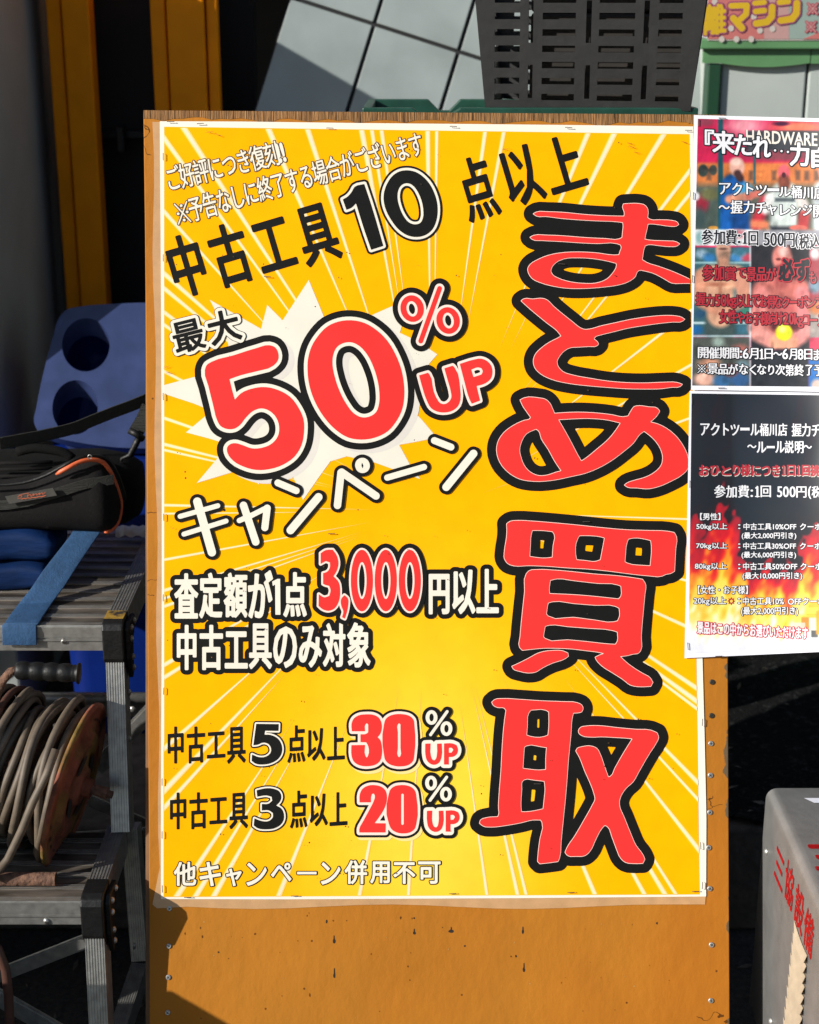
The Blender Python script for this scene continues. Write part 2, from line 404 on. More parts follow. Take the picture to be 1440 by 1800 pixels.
def fill(mesh, loops, put, mi=0):
    """triangulate loops (with holes) and add to mesh through put(x, y) -> world point"""
    vs = []; es = []
    for l in loops:
        o = len(vs); n = len(l); vs += [Vector((float(x), float(y))) for x, y in l]; es += [(o+i, o+(i+1) % n) for i in range(n)]
    if not vs: return
    r = delaunay_2d_cdt(vs, es, [], 1, 1e-5, False)
    V = r[0]; Fc = r[2]
    if not Fc: return
    P = np.array([(p.x, p.y) for p in V]); T = np.array([f[:3] for f in Fc]); c = P[T].mean(1)
    S = segs_of(loops); ins = np.zeros(len(c), bool)
    ch = max(1, int(2e6//len(S)))
    for i in range(0, len(c), ch):
        px = c[i:i+ch, :1]; py = c[i:i+ch, 1:]
        q = ((S[:, 1] > py) != (S[:, 3] > py)) & (px < (S[:, 2]-S[:, 0])*(py-S[:, 1])/(S[:, 3]-S[:, 1]+1e-12)+S[:, 0])
        ins[i:i+ch] = np.sum(q, 1) % 2 == 1
    o = len(mesh.v); mesh.v += [put(p.x, p.y) for p in V]
    for f, k in zip(Fc, ins):
        if not k: continue
        A, B_, C_ = P[f[0]], P[f[1]], P[f[2]]
        ccw = (B_[0]-A[0])*(C_[1]-A[1])-(B_[1]-A[1])*(C_[0]-A[0]) > 0      # photo y runs down
        mesh.f.append([o+i for i in (reversed(f) if ccw else f)]); mesh.m.append(mi)
_G = {}
def outline_of(s):
    if s in _G: return _G[s]
    c = bpy.data.curves.new('t', 'FONT'); c.body = s; c.size = 1; c.fill_mode = 'NONE'; c.resolution_u = 3
    o = bpy.data.objects.new('t', c); COL.objects.link(o)
    me = bpy.data.meshes.new_from_object(o.evaluated_get(bpy.context.evaluated_depsgraph_get()))
    nb = {}
    for e in me.edges:
        a, b = e.vertices; nb.setdefault(a, []).append(b); nb.setdefault(b, []).append(a)
    seen = set(); loops = []
    for k in nb:
        if k in seen: continue
        lp = [k]; seen.add(k); cur = k
        while True:
            q = [x for x in nb[cur] if x not in seen]
            if not q: break
            cur = q[0]; seen.add(cur); lp.append(cur)
        if len(lp) > 2: loops.append(np.array([me.vertices[i].co[:2] for i in lp])*np.array([1, -1]))
    bpy.data.objects.remove(o); bpy.data.curves.remove(c); bpy.data.meshes.remove(me)
    _G[s] = loops; return loops
def glyph_box(ch, box, r=0.0, ox=0, oy=0, s=1, shear=0.0, rot=0.0):
    """one glyph (or a whole string) fitted by its ink to a box in photo pixels, thickened by r"""
    x0, y0, x1, y1 = [v/s for v in box]; x0 += ox; x1 += ox; y0 += oy; y1 += oy
    L = outline_of(ch); a = np.vstack(L); mn = a.min(0); mx = a.max(0); sz = np.maximum(mx-mn, 1e-6)
    w_, h_ = (x1-x0-2*r), (y1-y0-2*r)
    out = []
    for l in L:
        q = (l-mn)/sz
        q = np.stack([x0+r+q[:, 0]*max(w_, .1), y0+r+q[:, 1]*max(h_, .1)], 1)
        if shear: q[:, 1] += shear*(q[:, 0]-(x0+x1)/2)
        if rot:
            c = np.array([(x0+x1)/2, (y0+y1)/2]); d = q-c; q = c+np.stack([d[:, 0]*math.cos(rot)-d[:, 1]*math.sin(rot), d[:, 0]*math.sin(rot)+d[:, 1]*math.cos(rot)], 1)
        out.append(q)
    return ('poly', out, r)
def glyph_em(ch, cx, cy, wd, ht, rot, r=0.0, skew=0.0):
    """one full-width glyph with its em box centred on a photo pixel and turned by rot"""
    L = outline_of(ch); a = np.vstack(L); c0 = np.array([(.0+1.0)/2, -.37])
    if a[:, 0].max() < .72: c0[0] = (a[:, 0].min()+a[:, 0].max())/2
    out = []; c, s_ = math.cos(rot), math.sin(rot)
    for l in L:
        d = (l-c0)*np.array([wd, ht]); d[:, 0] -= skew*d[:, 1]
        out.append(np.stack([cx+d[:, 0]*c-d[:, 1]*s_, cy+d[:, 0]*s_+d[:, 1]*c], 1))
    return ('poly', out, r)
def line_em(s, c0, c1, wd, ht, rot, r, skew=0.0):
    n = len(s); return [glyph_em(ch, c0[0]+(c1[0]-c0[0])*i/max(1, n-1), c0[1]+(c1[1]-c0[1])*i/max(1, n-1), wd, ht, rot, r, skew) for i, ch in enumerate(s)]
def lettering(name, prims, layers, parent, n0, put=None, h=1.0, dn=.00022):
    """layers: list of (grow, material), widest first; each one is a printed layer a hair above the last"""
    fd = field(prims, max(g for g, _ in layers)+1, h)
    m = Mesh(); mats = []
    for i, (g, mt) in enumerate(layers):
        lo = contours((fd[0].copy(), fd[1], fd[2], fd[3]), g)
        n = n0+dn*i
        fill(m, lo, (lambda x, y, n=n: put(x, y, n)) if put else (lambda x, y, n=n: B(x, y, n)), i)
        mats.append(mt)
    return build(m, name, mats, parent)

def reference_mark(b, r, ox, oy, s, rot=0.0, th=.032, dt=.075):
    x0, y0, x1, y1 = b; cx, cy, w_, h_ = (x0+x1)/2, (y0+y1)/2, (x1-x0)/2, (y1-y0)/2; c, n = math.cos(rot), math.sin(rot)
    def T(u, v): u, v = u*w_, v*h_; return (cx+u*c-v*n, cy+u*n+v*c)
    k = (w_+h_)/s
    return [stroke([T(-.85, -.85), T(.85, .85)], k*th, ox, oy, s), stroke([T(.85, -.85), T(-.85, .85)], k*th, ox, oy, s)]+[stroke([T(u, v), T(u+.02, v)], k*dt, ox, oy, s) for u, v in ((0, -.62), (0, .62), (-.62, 0), (.62, 0))]
# ================================================================ the sign board
board = thing('sign_board', 'tall ochre painted plywood sign board leaning back, covered by the big yellow poster', 'sign board', (0, 2.02, 0))
def bloop(pts, n): return [B(x, y, n) for x, y in pts]
pl = [(252, 194), (255, 420), (258, 800), (260, 1200), (262, 1500), (263.5, 2004), (1285, 2004), (1283, 1800), (1280.5, 1300), (1279, 1000), (1276, 202)]
m = Mesh(); m.prism(bloop(pl[::-1], 0), -NRM*.018); build(m, 'panel', M_och, board, bevel=.0012)
m = Mesh()
up = [(252+(1276-252)*i/60, 193.6+8*i/60) for i in range(61)]
lo = [(x, y+12+7*(.5+.5*math.sin(i*.9)*math.sin(i*.37))+random.uniform(-2.5, 2.5)) for i, (x, y) in enumerate(up)]
m.prism([B(x, y, .0006) for x, y in up+lo[::-1]][::-1], -NRM*.0184); build(m, 'bare_top_strip', M_wood, board)
m = Mesh()                                             # timber frame behind the panel, and the prop that holds it up
for a, b in (((256, 205), (300, 2000)), ((1234, 205), (1275, 2000))):
    q = [B(a[0], a[1], -.0185), B(b[0], a[1], -.0185), B(b[0], b[1], -.0185), B(a[0], b[1], -.0185)]; m = Mesh(); m.prism(q[::-1], -NRM*.04); build(m, 'back_frame', M_lumb, board)
m = Mesh(); top = B(760, 420, -.06)
m.tube([top, (top.x, 2.86, .23)], .02, 6); build(m, 'prop_leg', M_lumb, board)
def stud(name, parent, px, py, n, mt, r):
    m = Mesh(); c = B(px, py, n); k = 14
    m.grid([[c+(RGT*math.cos(2*math.pi*j/k)+UPV*math.sin(2*math.pi*j/k))*r*q+NRM*z for j in range(k)] for q, z in ((1, 0), (.96, .0012), (.8, .0018))], closed=True)
    o = len(m.v); m.f.append([o-k+j for j in range(k)]); m.m.append(0)
    a = random.uniform(0, 1.5)
    for t in (a, a+math.pi/2):                         # cross recess
        u = RGT*math.cos(t)+UPV*math.sin(t); v = NRM.cross(u); q = c+NRM*.0021
        m.add([q-u*r*.55-v*r*.11, q+u*r*.55-v*r*.11, q+u*r*.55+v*r*.11, q-u*r*.55+v*r*.11], [(0, 1, 2, 3)], 1)
        c = c+NRM*.00003
    return build(m, name, [mt, M_hole], parent)
for px, py, d in ((298, 1597, 0), (297, 1663, 0), (296, 1718, 0), (295, 1780, 0), (1252, 1199, 1), (1251, 1258, 1), (1250, 1307, 0), (1249, 1363, 0), (1248, 1428, 0), (1246, 1490, 0), (1248, 1562, 0), (1251, 1661, 0), (1250, 1759, 0)):
    stud('screw', board, px, py, .0002, M_screwd if d else M_screw, .0042)
for i, (px, py, sx, sy) in enumerate(((587, 1655, 2.6, 4), (587.5, 1715, 2, 5), (728, 1640, 2.8, 2.8), (728, 1614, 1.4, 2), (919, 1638, 2, 3.4), (921, 1705, 2, 4.6), (793, 1637, 4.8, 2.8), (574, 1620, 1.5, 3), (907, 1681, 1.6, 2.2), (817, 1663, 2, 1.5), (384, 1674, 1.5, 1.5), (1155, 1623, 1.6, 2))):
    m = Mesh(); n = 10
    m.add([B(px+sx*math.cos(6.283*j/n)*random.uniform(.7, 1.1), py+sy*math.sin(6.283*j/n)*random.uniform(.8, 1.2), .0005) for j in range(n)], [list(range(n))[::-1]])
    if i in (0, 1, 2, 4, 5, 6):
        m.add([B(px-.5, py-sy*2.6, .00055), B(px+.7, py-sy*2.6, .00055), B(px+1.2, py, .00055), B(px-1, py, .00055)], [(0, 3, 2, 1)])
    build(m, 'nail_hole', M_hole, board)

for i in range(46):                                    # chips, knocks and drips in the paint
    px, py = random.uniform(275, 1272), random.uniform(1602, 1798); m = Mesh(); n = 7; r = random.choice((.7, .9, 1.2, 1.6)); e = random.choice((1, 1, 2.2, .5))
    m.add([B(px+r*math.cos(-6.283*j/n)*random.uniform(.6, 1.2), py+r*e*math.sin(-6.283*j/n)*random.uniform(.6, 1.2), .0003) for j in range(n)], [list(range(n))]); build(m, 'paint_chip', M_chip if i % 4 else M_chipl, board)
# ================================================================ the big campaign poster
post = thing('campaign_poster', 'large yellow sale poster with huge red and black lettering, stapled to the plywood board', 'poster', (0, 2.01, .3))
m = Mesh()                                             # clear laminate margin, curling a little
fl = [(268, 214)]+[(268+i*.55+(2.2*math.sin(i*1.1)), 214+i*57) for i in range(1, 24)]+[(268, 1590), (276, 1597)]
fl += [(330+i*60, 1594+4*math.sin(i*.8)) for i in range(0, 15)]+[(1240, 1590), (1241, 1570), (1215, 240)]
m.prism([B(x, y, .0010) for x, y in fl][::-1], -NRM*.0006); build(m, 'laminate_margin', M_film, post)
sh = [(281, 213), (430, 213.5), (620, 216), (900, 218.5), (1219, 222), (1235, 1150), (1239, 1300), (1242, 1440), (1241.5, 1576), (900, 1579), (500, 1581), (283, 1580.5), (283, 1400), (284.5, 1100), (284.5, 800), (283, 500)]
m = Mesh(); m.prism([B(x, y, .0016) for x, y in sh][::-1], -NRM*.0005); build(m, 'paper_sheet', M_sheet, post)
m = Mesh(); cols = []; NX, NY = 60, 84                 # printed ground: orange yellow to pale yellow, low in the middle
for j in range(NY+1):
    row = []; t = j/NY
    for i in range(NX+1):
        s = i/NX; xl = 288.5+(-1 if t > .8 else 0); xr = 1212+18*t; x = xl+(xr-xl)*s
        y = (222.5+13*s)*(1-t)+(1577-4.5*s)*t; row.append(B(x, y, .0019))
        d = math.hypot((x-765)/(400 if x < 765 else 320), (y-1450)/(600 if y < 1430 else 520)); k = max(0, min(1, (1.04-d)/1.0)); k = k*k*(3-2*k)
        a = (255, 171, 0); b = (246, 201, 60); c = [a[q]+(b[q]-a[q])*k for q in range(3)]
        cols.append(rgb(*c, k=.90))
    m.grid  # rows below
    m.v += row
for j in range(NY):
    for i in range(NX):
        a = j*(NX+1)+i; m.f.append([a, a+NX+1, a+NX+2, a+1]); m.m.append(0)
build(m, 'yellow_print', M_yel, post, cols=cols)
# speed lines running to the middle of the sheet
rays_top = [(323, 10, .9), (472, 9, .7), (541, 8, .75), (636, 8, .7), (654, 6, .55), (671, 6, .55), (752, 7, .68), (768, 5, .6), (853, 6, .62), (886, 6, .6), (1034, 8, .62), (1080, 9, .62), (1167, 9, .62)]
rays_left = [(243, 12, .8), (372, 9, .55), (481, 9, .62), (507, 8, .55), (549, 7, .5), (571, 6, .5), (653, 5, .8), (735, 5, .75), (781, 5, .7), (791, 4, .7), (888, 4, .85), (903, 3, .65), (984, 4, .84), (1038, 5, .8), (1052, 4, .8), (1066, 5, .8), (1169, 7, .7), (1191, 7, .62), (1316, 9, .5), (1390, 12, .62), (1420, 10, .5)]
rays_bot = [(311, 10, .5), (344, 9, .45), (376, 9, .45), (490, 8, .5), (632, 6, .6), (718, 5, .6), (856, 5, .55), (910, 6, .6), (925, 5, .6), (1046, 7, .62), (1133, 7, .6), (1169, 8, .6), (1188, 6, .6)]
rays_right = [(300, 10, .75), (340, 9, .75), (545, 6, .8), (640, 5, .8), (733, 4, .88), (913, 3, .8), (1025, 4, .8), (1109, 6, .8), (1210, 8, .7), (1233, 9, .65), (1246, 6, .65), (1376, 9, .6), (1406, 7, .6), (1494, 11, .55)]
m = Mesh(); CX, CY = 761, 898
def one_ray(ex, ey, wd, t0, horiz):
    tip = (ex+(CX-ex)*t0*.92, ey+(CY-ey)*t0*.92); jit = random.uniform(-.3, .3)
    for k, (n, mi, g) in enumerate(((.0021, 1, 1.0), (.0022, 2, .74), (.0023, 0, .48))):
        hw = wd*.72*g; a = (ex+hw, ey) if horiz else (ex, ey+hw); b = (ex-hw, ey) if horiz else (ex, ey-hw)
        tp = (tip[0]+(ex-tip[0])*.06*k, tip[1]+(ey-tip[1])*.06*k)
        vs = [B(*a, n), B(*b, n), B(*tp, n)]
        cr = (vs[1]-vs[0]).cross(vs[2]-vs[0]).dot(NRM); m.add(vs, [(0, 1, 2) if cr > 0 else (0, 2, 1)], mi)
for x, wd, t0 in rays_top: one_ray(x, 224+(x-288)*.0135, wd, t0, True)
for y, wd, t0 in rays_left: one_ray(288.8, y, wd, t0, False)
for x, wd, t0 in rays_bot: one_ray(x, 1576-(x-288)*.005, wd, t0, True)
for y, wd, t0 in rays_right: one_ray(1212+18*(y-230)/1345, y, wd, t0, False)
build(m, 'speed_lines', [M_ray, M_ray2, M_ray3], post)
star = [(543, 492), (571, 560), (600, 580), (660, 551), (692, 537), (712, 556), (703, 585), (735, 600), (769, 623), (755, 639), (742, 660), (738, 700), (728, 724), (742, 738), (768, 769), (740, 775), (702, 782), (720, 815), (739, 842), (659, 813), (610, 802), (581, 811), (560, 840), (533, 879), (512, 830), (480, 838), (454, 851), (446, 838), (412, 829), (346, 849), (382, 806), (398, 780), (365, 770), (327, 760), (358, 734), (372, 722), (340, 709), (288, 692), (288, 677), (340, 663), (372, 655), (402, 607), (392, 572), (369, 527), (459, 578), (470, 536), (497, 563)]
m = Mesh(); fill(m, [np.array(star, float)], lambda x, y: B(x, y, .00238)); build(m, 'starburst', M_star, post)

# ---- the headline, traced stroke by stroke
S4 = 1440/350; S3 = 1440/380
MA = [(238,188),(260,176),(340,174),(450,178),(600,193),(760,203),(895,206),(897,180),(884,135),(890,117),(920,115),(1010,116),(1040,124),(1062,150),(1067,180),(1062,215),(1080,228),(1150,232),(1240,237),(1275,247),(1288,265),(1270,276),(1230,277),(1140,265),(1085,260),(1065,262),(1058,300),(1048,340),(1042,372),(1070,378),(1200,385),(1275,393),(1294,406),(1275,420),(1230,424),(1130,415),(1070,410),(1045,418),(1035,450),(1024,520),(1060,542),(1140,568),(1250,608),(1340,648),(1376,665),(1376,690),(1320,690),(1240,688),(1180,655),(1100,615),(1040,600),(1010,595),(990,605),(975,640),(930,675),(850,702),(760,715),(600,727),(480,725),(380,710),(290,685),(230,655),(205,620),(198,585),(215,555),(270,520),(350,488),(470,468),(580,465),(700,472),(820,487),(858,485),(865,460),(875,430),(868,412),(840,402),(700,402),(600,398),(420,386),(300,380),(230,372),(214,358),(240,345),(330,343),(450,348),(600,360),(760,368),(860,370),(880,360),(884,320),(888,270),(885,250),(850,245),(700,238),(560,230),(420,218),(330,206),(260,203)]
MAh = [(363,600),(370,575),(400,540),(460,512),(560,505),(660,510),(780,530),(838,545),(840,560),(810,620),(770,660),(690,690),(600,692),(500,680),(420,655),(375,628)]
TO = [(150,118),(170,104),(230,106),(315,103),(340,115),(380,155),(450,215),(520,270),(570,310),(600,324),(650,322),(720,302),(820,280),(950,252),(1080,233),(1180,225),(1260,227),(1310,238),(1331,252),(1310,267),(1250,270),(1150,280),(1050,294),(920,315),(800,345),(720,365),(682,380),(675,395),(700,415),(708,430),(695,443),(640,447),(560,452),(505,456),(460,480),(425,520),(408,555),(415,590),(450,630),(520,655),(640,678),(780,700),(900,710),(1050,713),(1180,708),(1280,710),(1314,722),(1300,736),(1240,742),(1170,752),(1060,755),(900,752),(760,742),(620,730),(480,712),(370,685),(290,645),(248,600),(238,555),(250,510),(290,465),(360,415),(420,385),(440,373),(410,335),(340,280),(260,215),(190,155)]
ME = [(245,125),(270,112),(370,112),(410,120),(440,145),(460,185),(473,215),(540,210),(640,207),(760,213),(860,225),(930,238),(965,232),(985,195),(1005,170),(1040,164),(1100,172),(1160,182),(1173,200),(1155,230),(1110,272),(1160,285),(1220,315),(1290,375),(1335,440),(1360,500),(1362,580),(1320,625),(1250,665),(1170,700),(1100,716),(1020,710),(960,705),(940,692),(955,680),(1010,660),(1080,640),(1150,600),(1185,560),(1195,510),(1180,450),(1130,380),(1070,332),(1040,355),(1000,410),(930,470),(850,530),(760,580),(680,612),(580,635),(470,658),(330,666),(240,650),(170,610),(110,540),(88,460),(95,410),(130,350),(200,295),(270,262),(310,250),(315,240),(290,205),(260,160)]
MEh = [[(240,460),(250,410),(285,350),(350,318),(368,330),(385,380),(430,450),(480,540),(520,598),(490,605),(430,625),(370,630),(310,605),(270,560),(250,510)], [(498,255),(560,252),(700,247),(830,258),(914,278),(880,330),(830,390),(760,450),(680,515),(652,533),(635,505),(580,400),(530,310)]]
KA = [(155,155),(175,140),(230,133),(320,137),(460,148),(620,163),(800,182),(950,195),(1100,200),(1230,205),(1270,213),(1285,240),(1280,320),(1272,470),(1245,485),(1215,490),(1190,502),(1100,500),(960,485),(830,468),(700,455),(560,447),(430,437),(300,432),(200,433),(165,420),(140,385),(140,340),(155,240),(157,190)]
KAh = [[(325,198),(370,197),(460,205),(473,225),(465,300),(460,378),(420,383),(340,378),(307,372),(312,300),(316,230)], [(640,232),(700,232),(780,240),(808,248),(800,290),(780,395),(745,406),(680,400),(620,395),(612,350),(628,250)], [(965,255),(1000,248),(1080,256),(1115,265),(1120,300),(1112,435),(1060,432),(960,418),(941,408),(945,360),(955,280)]]
D_ = 160*S3                                             # second view of the same character started 160 px lower
def dn(l): return [(x, y+D_) for x, y in l]
KB = [(285,490),(305,468),(360,460),(460,463),(600,475),(740,490),(900,502),(1000,515),(1060,525),(1080,560),(1075,620)]+dn([(1062,150),(1050,300),(1045,395),(1030,410),(1000,415),(960,425),(910,432),(950,470),(1010,515),(1060,545),(1110,575),(1128,605),(1115,630),(1050,633),(980,622),(930,585),(860,540),(790,495),(750,450),(745,437),(770,425),(806,412),(760,402),(680,392),(600,382),(480,376),(400,376),(330,382),(260,390),(241,370),(245,300),(262,120),(275,0)])
KBh = [[(445,530),(490,520),(600,532),(760,550),(900,562),(917,570),(915,640),(900,656),(800,645),(640,630),(440,620),(437,600)], dn([(430,75),(460,66),(600,78),(750,90),(880,97),(905,110),(908,160),(895,195),(870,202),(740,190),(600,172),(430,163),(418,150),(425,100)]), dn([(410,230),(440,222),(560,232),(700,243),(860,258),(893,268),(893,330),(880,352),(840,350),(700,335),(560,322),(410,313),(398,300)])]
KC = dn([(190,498),(230,480),(300,445),(370,408),(460,393),(530,396),(562,410),(565,430),(545,445),(460,475),(380,515),(355,532),(325,540),(240,530),(200,515)])
TL = [(170,130),(190,113),(240,107),(350,112),(500,122),(650,128),(740,135),(768,150),(776,175),(765,195),(745,200),(712,202),(705,230),(695,350),(680,500)]+dn([(672,0),(660,150),(645,300),(630,450),(620,560),(610,585),(560,592),(490,600),(475,585),(478,540),(490,440),(505,325),(495,308),(440,308),(370,325),(260,345),(160,355),(115,350),(88,330),(95,310),(130,295),(210,288),(217,270),(215,230),(220,120),(230,0)])+[(240,420),(255,250),(265,185),(250,168),(210,165),(180,150)]
TLh = [[(415,200),(430,182),(530,183),(550,195),(550,300),(545,350),(520,360),(430,360),(400,350),(405,290)], [(385,430),(400,420),(500,427),(535,432),(530,500),(530,580),(480,583),(400,575),(375,572),(380,500)], dn([(370,55),(385,40),(450,42),(520,50),(525,100),(518,180),(512,235),(470,245),(400,255),(365,255),(362,200),(368,100)])]
TR = [(748,320),(760,300),(800,290),(870,287),(1000,300),(1130,312),(1230,318),(1270,335),(1280,365),(1265,400),(1220,470),(1150,590),(1110,660)]+dn([(1060,100),(1020,175),(1018,205),(1050,290),(1090,390),(1130,480),(1175,540),(1188,570),(1175,597),(1120,598),(1060,590),(1030,565),(1000,500),(970,420),(940,352),(922,343),(905,360),(860,440),(820,520),(790,545),(730,550),(675,545),(658,525),(670,495),(720,420),(790,300),(840,210),(858,170),(850,130),(820,50)])+[(790,590),(755,500),(730,455),(740,438),(770,428),(830,423),(870,440),(890,475),(920,560),(945,630),(960,625),(990,570),(1050,465),(1107,373),(1080,370),(1000,365),(900,360),(830,362),(770,352),(750,335)]
big = [poly([MA, MAh], 880, 330, S4), poly([TO], 880, 500, S4), poly([ME]+MEh, 850, 670, S3), poly([KA]+KAh, 850, 880, S3), poly([KB]+KBh, 850, 880, S3), poly([KC], 850, 880, S3), poly([TL]+TLh, 820, 1200, S3), poly([TR], 820, 1200, S3)]
def headput(x, y, n): return B(min(x, 1210+18*(y-230)/1345), y, n)
lettering('headline_lettering', big, [(17.2, M_blk), (.9, M_pnk), (0, M_red)], post, .0026, put=headput)

# ---- 50 % UP, with its printed drop shadow
FIVE = [(72,400),(85,365),(115,345),(250,305),(400,258),(480,240),(515,252),(537,290),(535,335),(505,370),(400,405),(300,430),(228,455),(245,525),(262,585),(300,545),(370,515),(460,505),(540,525),(610,565),(665,635),(697,710),(700,790),(685,870),(640,945),(570,995),(480,1025),(400,1030),(320,1010),(250,970),(215,920),(213,890),(230,868),(265,860),(310,872),(370,893),(430,890),(500,860),(535,815),(543,760),(525,700),(480,655),(430,640),(380,655),(330,700),(295,745),(260,768),(210,770),(170,750),(150,715),(125,620),(95,500)]
ZERO = [[(722,390),(725,330),(745,255),(790,180),(850,120),(920,90),(1000,82),(1080,98),(1160,145),(1230,215),(1280,300),(1315,390),(1332,480),(1335,560),(1320,650),(1285,720),(1230,785),(1150,825),(1060,838),(980,825),(900,775),(830,700),(770,600),(735,500)], [(880,360),(885,300),(910,250),(955,225),(1000,222),(1050,245),(1100,300),(1140,380),(1165,460),(1177,540),(1175,610),(1155,665),(1110,693),(1070,697),(1020,675),(970,615),(925,530),(892,430)]]
f50 = [poly([FIVE], 340, 540, 3.6), poly(ZERO, 340, 540, 3.6)]
shd = [poly([FIVE], 351, 547, 3.6), poly(ZERO, 351, 547, 3.6)]
lettering('digit_drop_shadow', shd, [(17, M_gry)], post, .00245)
lettering('fifty_lettering', f50, [(17.8, M_blk), (6.3, M_crm), (0, M_red)], post, .0026)
Q = 6.43
pct = [poly([ell(287, 465, 132, 152, -.22), ell(285, 468, 62, 88, -.2)], 680, 470, Q, False), stroke([(597, 237), (384, 832)], 4.2, 680, 470, Q), poly([ell(693, 600, 132, 152, -.22), ell(695, 600, 62, 90, -.2)], 680, 470, Q, False)]
U1 = [(365,1220),(465,1190),(480,1205),(530,1400),(570,1490),(600,1530),(650,1545),(700,1520),(730,1470),(725,1410),(690,1280),(650,1140),(745,1110),(765,1130),(830,1380),(835,1460),(810,1560),(750,1615),(650,1640),(570,1630),(500,1590),(450,1500),(400,1350)]
P1 = [[(825,1090),(990,1040),(1060,1030),(1130,1055),(1180,1110),(1195,1180),(1180,1250),(1130,1300),(1060,1330),(1015,1340),(1055,1505),(960,1540),(935,1490),(880,1300)], [(955,1155),(1030,1130),(1070,1140),(1085,1175),(1070,1210),(980,1240)]]
pct += [poly([U1], 680, 470, Q), poly(P1, 680, 470, Q)]
lettering('percent_up_lettering', pct, [(13.8, M_blk), (4.3, M_pnk), (0, M_red)], post, .0034)
# ---- 10, 5 and 3 in black with a white line
Q = 6.545
ONE = [(285,250),(395,218),(470,440),(615,930),(475,975),(400,760),(300,440),(250,490),(190,515),(148,395),(200,365),(250,310)]
Z10 = [[(618,400),(622,320),(660,210),(730,115),(810,70),(900,60),(990,80),(1080,140),(1150,220),(1205,330),(1235,440),(1240,540),(1225,640),(1180,740),(1100,805),(1000,828),(900,812),(800,750),(710,640),(650,530)], [(778,380),(780,320),(810,245),(860,212),(920,215),(970,250),(1020,325),(1060,430),(1075,520),(1070,610),(1040,665),(980,682),(910,660),(850,590),(800,480)]]
lettering('ten_lettering', [poly([ONE], 580, 290, Q), poly(Z10, 580, 290, Q)], [(8.2, M_blk), (4.4, M_crm), (0, M_blk)], post, .0026)
Q = 4.364
F5 = [(722,185),(895,187),(893,240),(790,238),(785,268),(830,270),(890,300),(918,350),(920,400),(895,450),(840,485),(770,498),(720,492),(687,470),(690,420),(740,440),(800,435),(835,400),(835,370),(815,340),(770,330),(735,345),(700,350)]
T3 = [(725,695),(790,680),(850,682),(900,705),(915,745),(905,780),(875,812),(915,835),(935,880),(925,940),(880,980),(800,995),(730,985),(703,965),(708,910),(760,930),(820,930),(850,900),(850,870),(820,850),(765,850),(765,800),(815,798),(845,775),(840,745),(800,735),(730,745)]
lettering('count_digits', [poly([F5], 285, 1230, Q), poly([T3], 285, 1230, Q)], [(5.2, M_blk), (2.8, M_crm), (0, M_blk)], post, .0026, h=.8)
# ---- 30 and 20 % UP
Q = 5.76
D3 = [(165,320),(162,240),(185,190),(230,160),(310,148),(390,155),(440,185),(463,230),(465,310),(450,350),(425,380),(450,405),(465,450),(468,560),(450,620),(410,655),(350,672),(280,673),(220,655),(180,620),(162,570),(160,460),(298,458),(302,570),(315,588),(327,570),(330,470),(310,432),(252,430),(252,350),(310,345),(330,330),(330,250),(315,238),(302,250),(298,320)]
D0 = [[(490,250),(505,200),(545,165),(600,148),(690,148),(750,165),(790,205),(798,260),(797,560),(785,620),(740,660),(680,675),(600,672),(540,650),(502,610),(490,560)], [(630,250),(643,238),(657,250),(657,330),(657,410),(657,490),(657,570),(643,584),(630,570),(630,490),(630,410),(630,330)]]
D2 = [(243,1040),(245,960),(270,905),(330,870),(400,865),(460,880),(505,920),(520,975),(515,1040),(490,1110),(440,1190),(395,1250),(508,1252),(506,1345),(240,1345),(240,1310),(280,1230),(350,1100),(385,1030),(397,970),(385,950),(368,955),(360,980),(358,1040)]
D0b = [[(537,960),(555,910),(600,875),(650,865),(720,868),(775,890),(808,930),(818,980),(817,1260),(800,1310),(750,1345),(690,1355),(620,1345),(565,1310),(540,1260)], [(664,960),(676,950),(690,960),(690,1040),(690,1120),(690,1200),(690,1260),(677,1270),(664,1260),(664,1200),(664,1120),(664,1040)]]
lettering('rate_drop_shadow', [poly([D3], 594, 1235, Q), poly(D0, 594, 1235, Q), poly([D2], 594, 1235, Q), poly(D0b, 594, 1235, Q)], [(8.5, M_ray3)], post, .00245)
for nm, pr, n0 in (('thirty_lettering', [poly([D3], 590, 1230, Q), poly(D0, 590, 1230, Q)], .0026), ('twenty_lettering', [poly([D2], 590, 1230, Q), poly(D0b, 590, 1230, Q)], .0026)):
    lettering(nm, pr, [(8.8, M_blk), (4.6, M_pnk), (0, M_red)], post, n0, h=.8)
U2 = [(908,445),(962,443),(965,570),(980,605),(1000,615),(1015,600),(1025,565),(1027,445),(1075,443),(1073,580),(1050,635),(1000,660),(960,650),(925,615),(910,560)]
P2 = [[(1098,443),(1185,443),(1225,460),(1240,505),(1225,555),(1180,580),(1147,580),(1147,657),(1098,657)], [(1147,487),(1175,487),(1193,507),(1175,535),(1147,537)]]
for dx, dy, ex, ey in ((0, 0, 0, 0), (17, 680, -5, 664)):
    mv = lambda l, a, b: [(x+a, y+b) for x, y in l]
    lettering('up_lettering', [poly([mv(U2, dx, dy)], 590, 1230, Q), poly([mv(P2[0], dx, dy), mv(P2[1], dx, dy)], 590, 1230, Q)], [(11.8, M_blk), (6, M_crm), (0, M_red)], post, .0032, h=.8)
    lettering('percent_lettering', [poly([ell(972+ex, 180+ey, 60, 74), ell(972+ex, 180+ey, 22, 40)], 590, 1230, Q, False), poly([ell(1123+ex, 293+ey, 60, 74), ell(1123+ex, 293+ey, 22, 40)], 590, 1230, Q, False), stroke([(1130+ex, 120+ey), (962+ex, 355+ey)], 2.6, 590, 1230, Q)], [(6.3, M_blk), (0, M_crm)], post, .0036, h=.8)
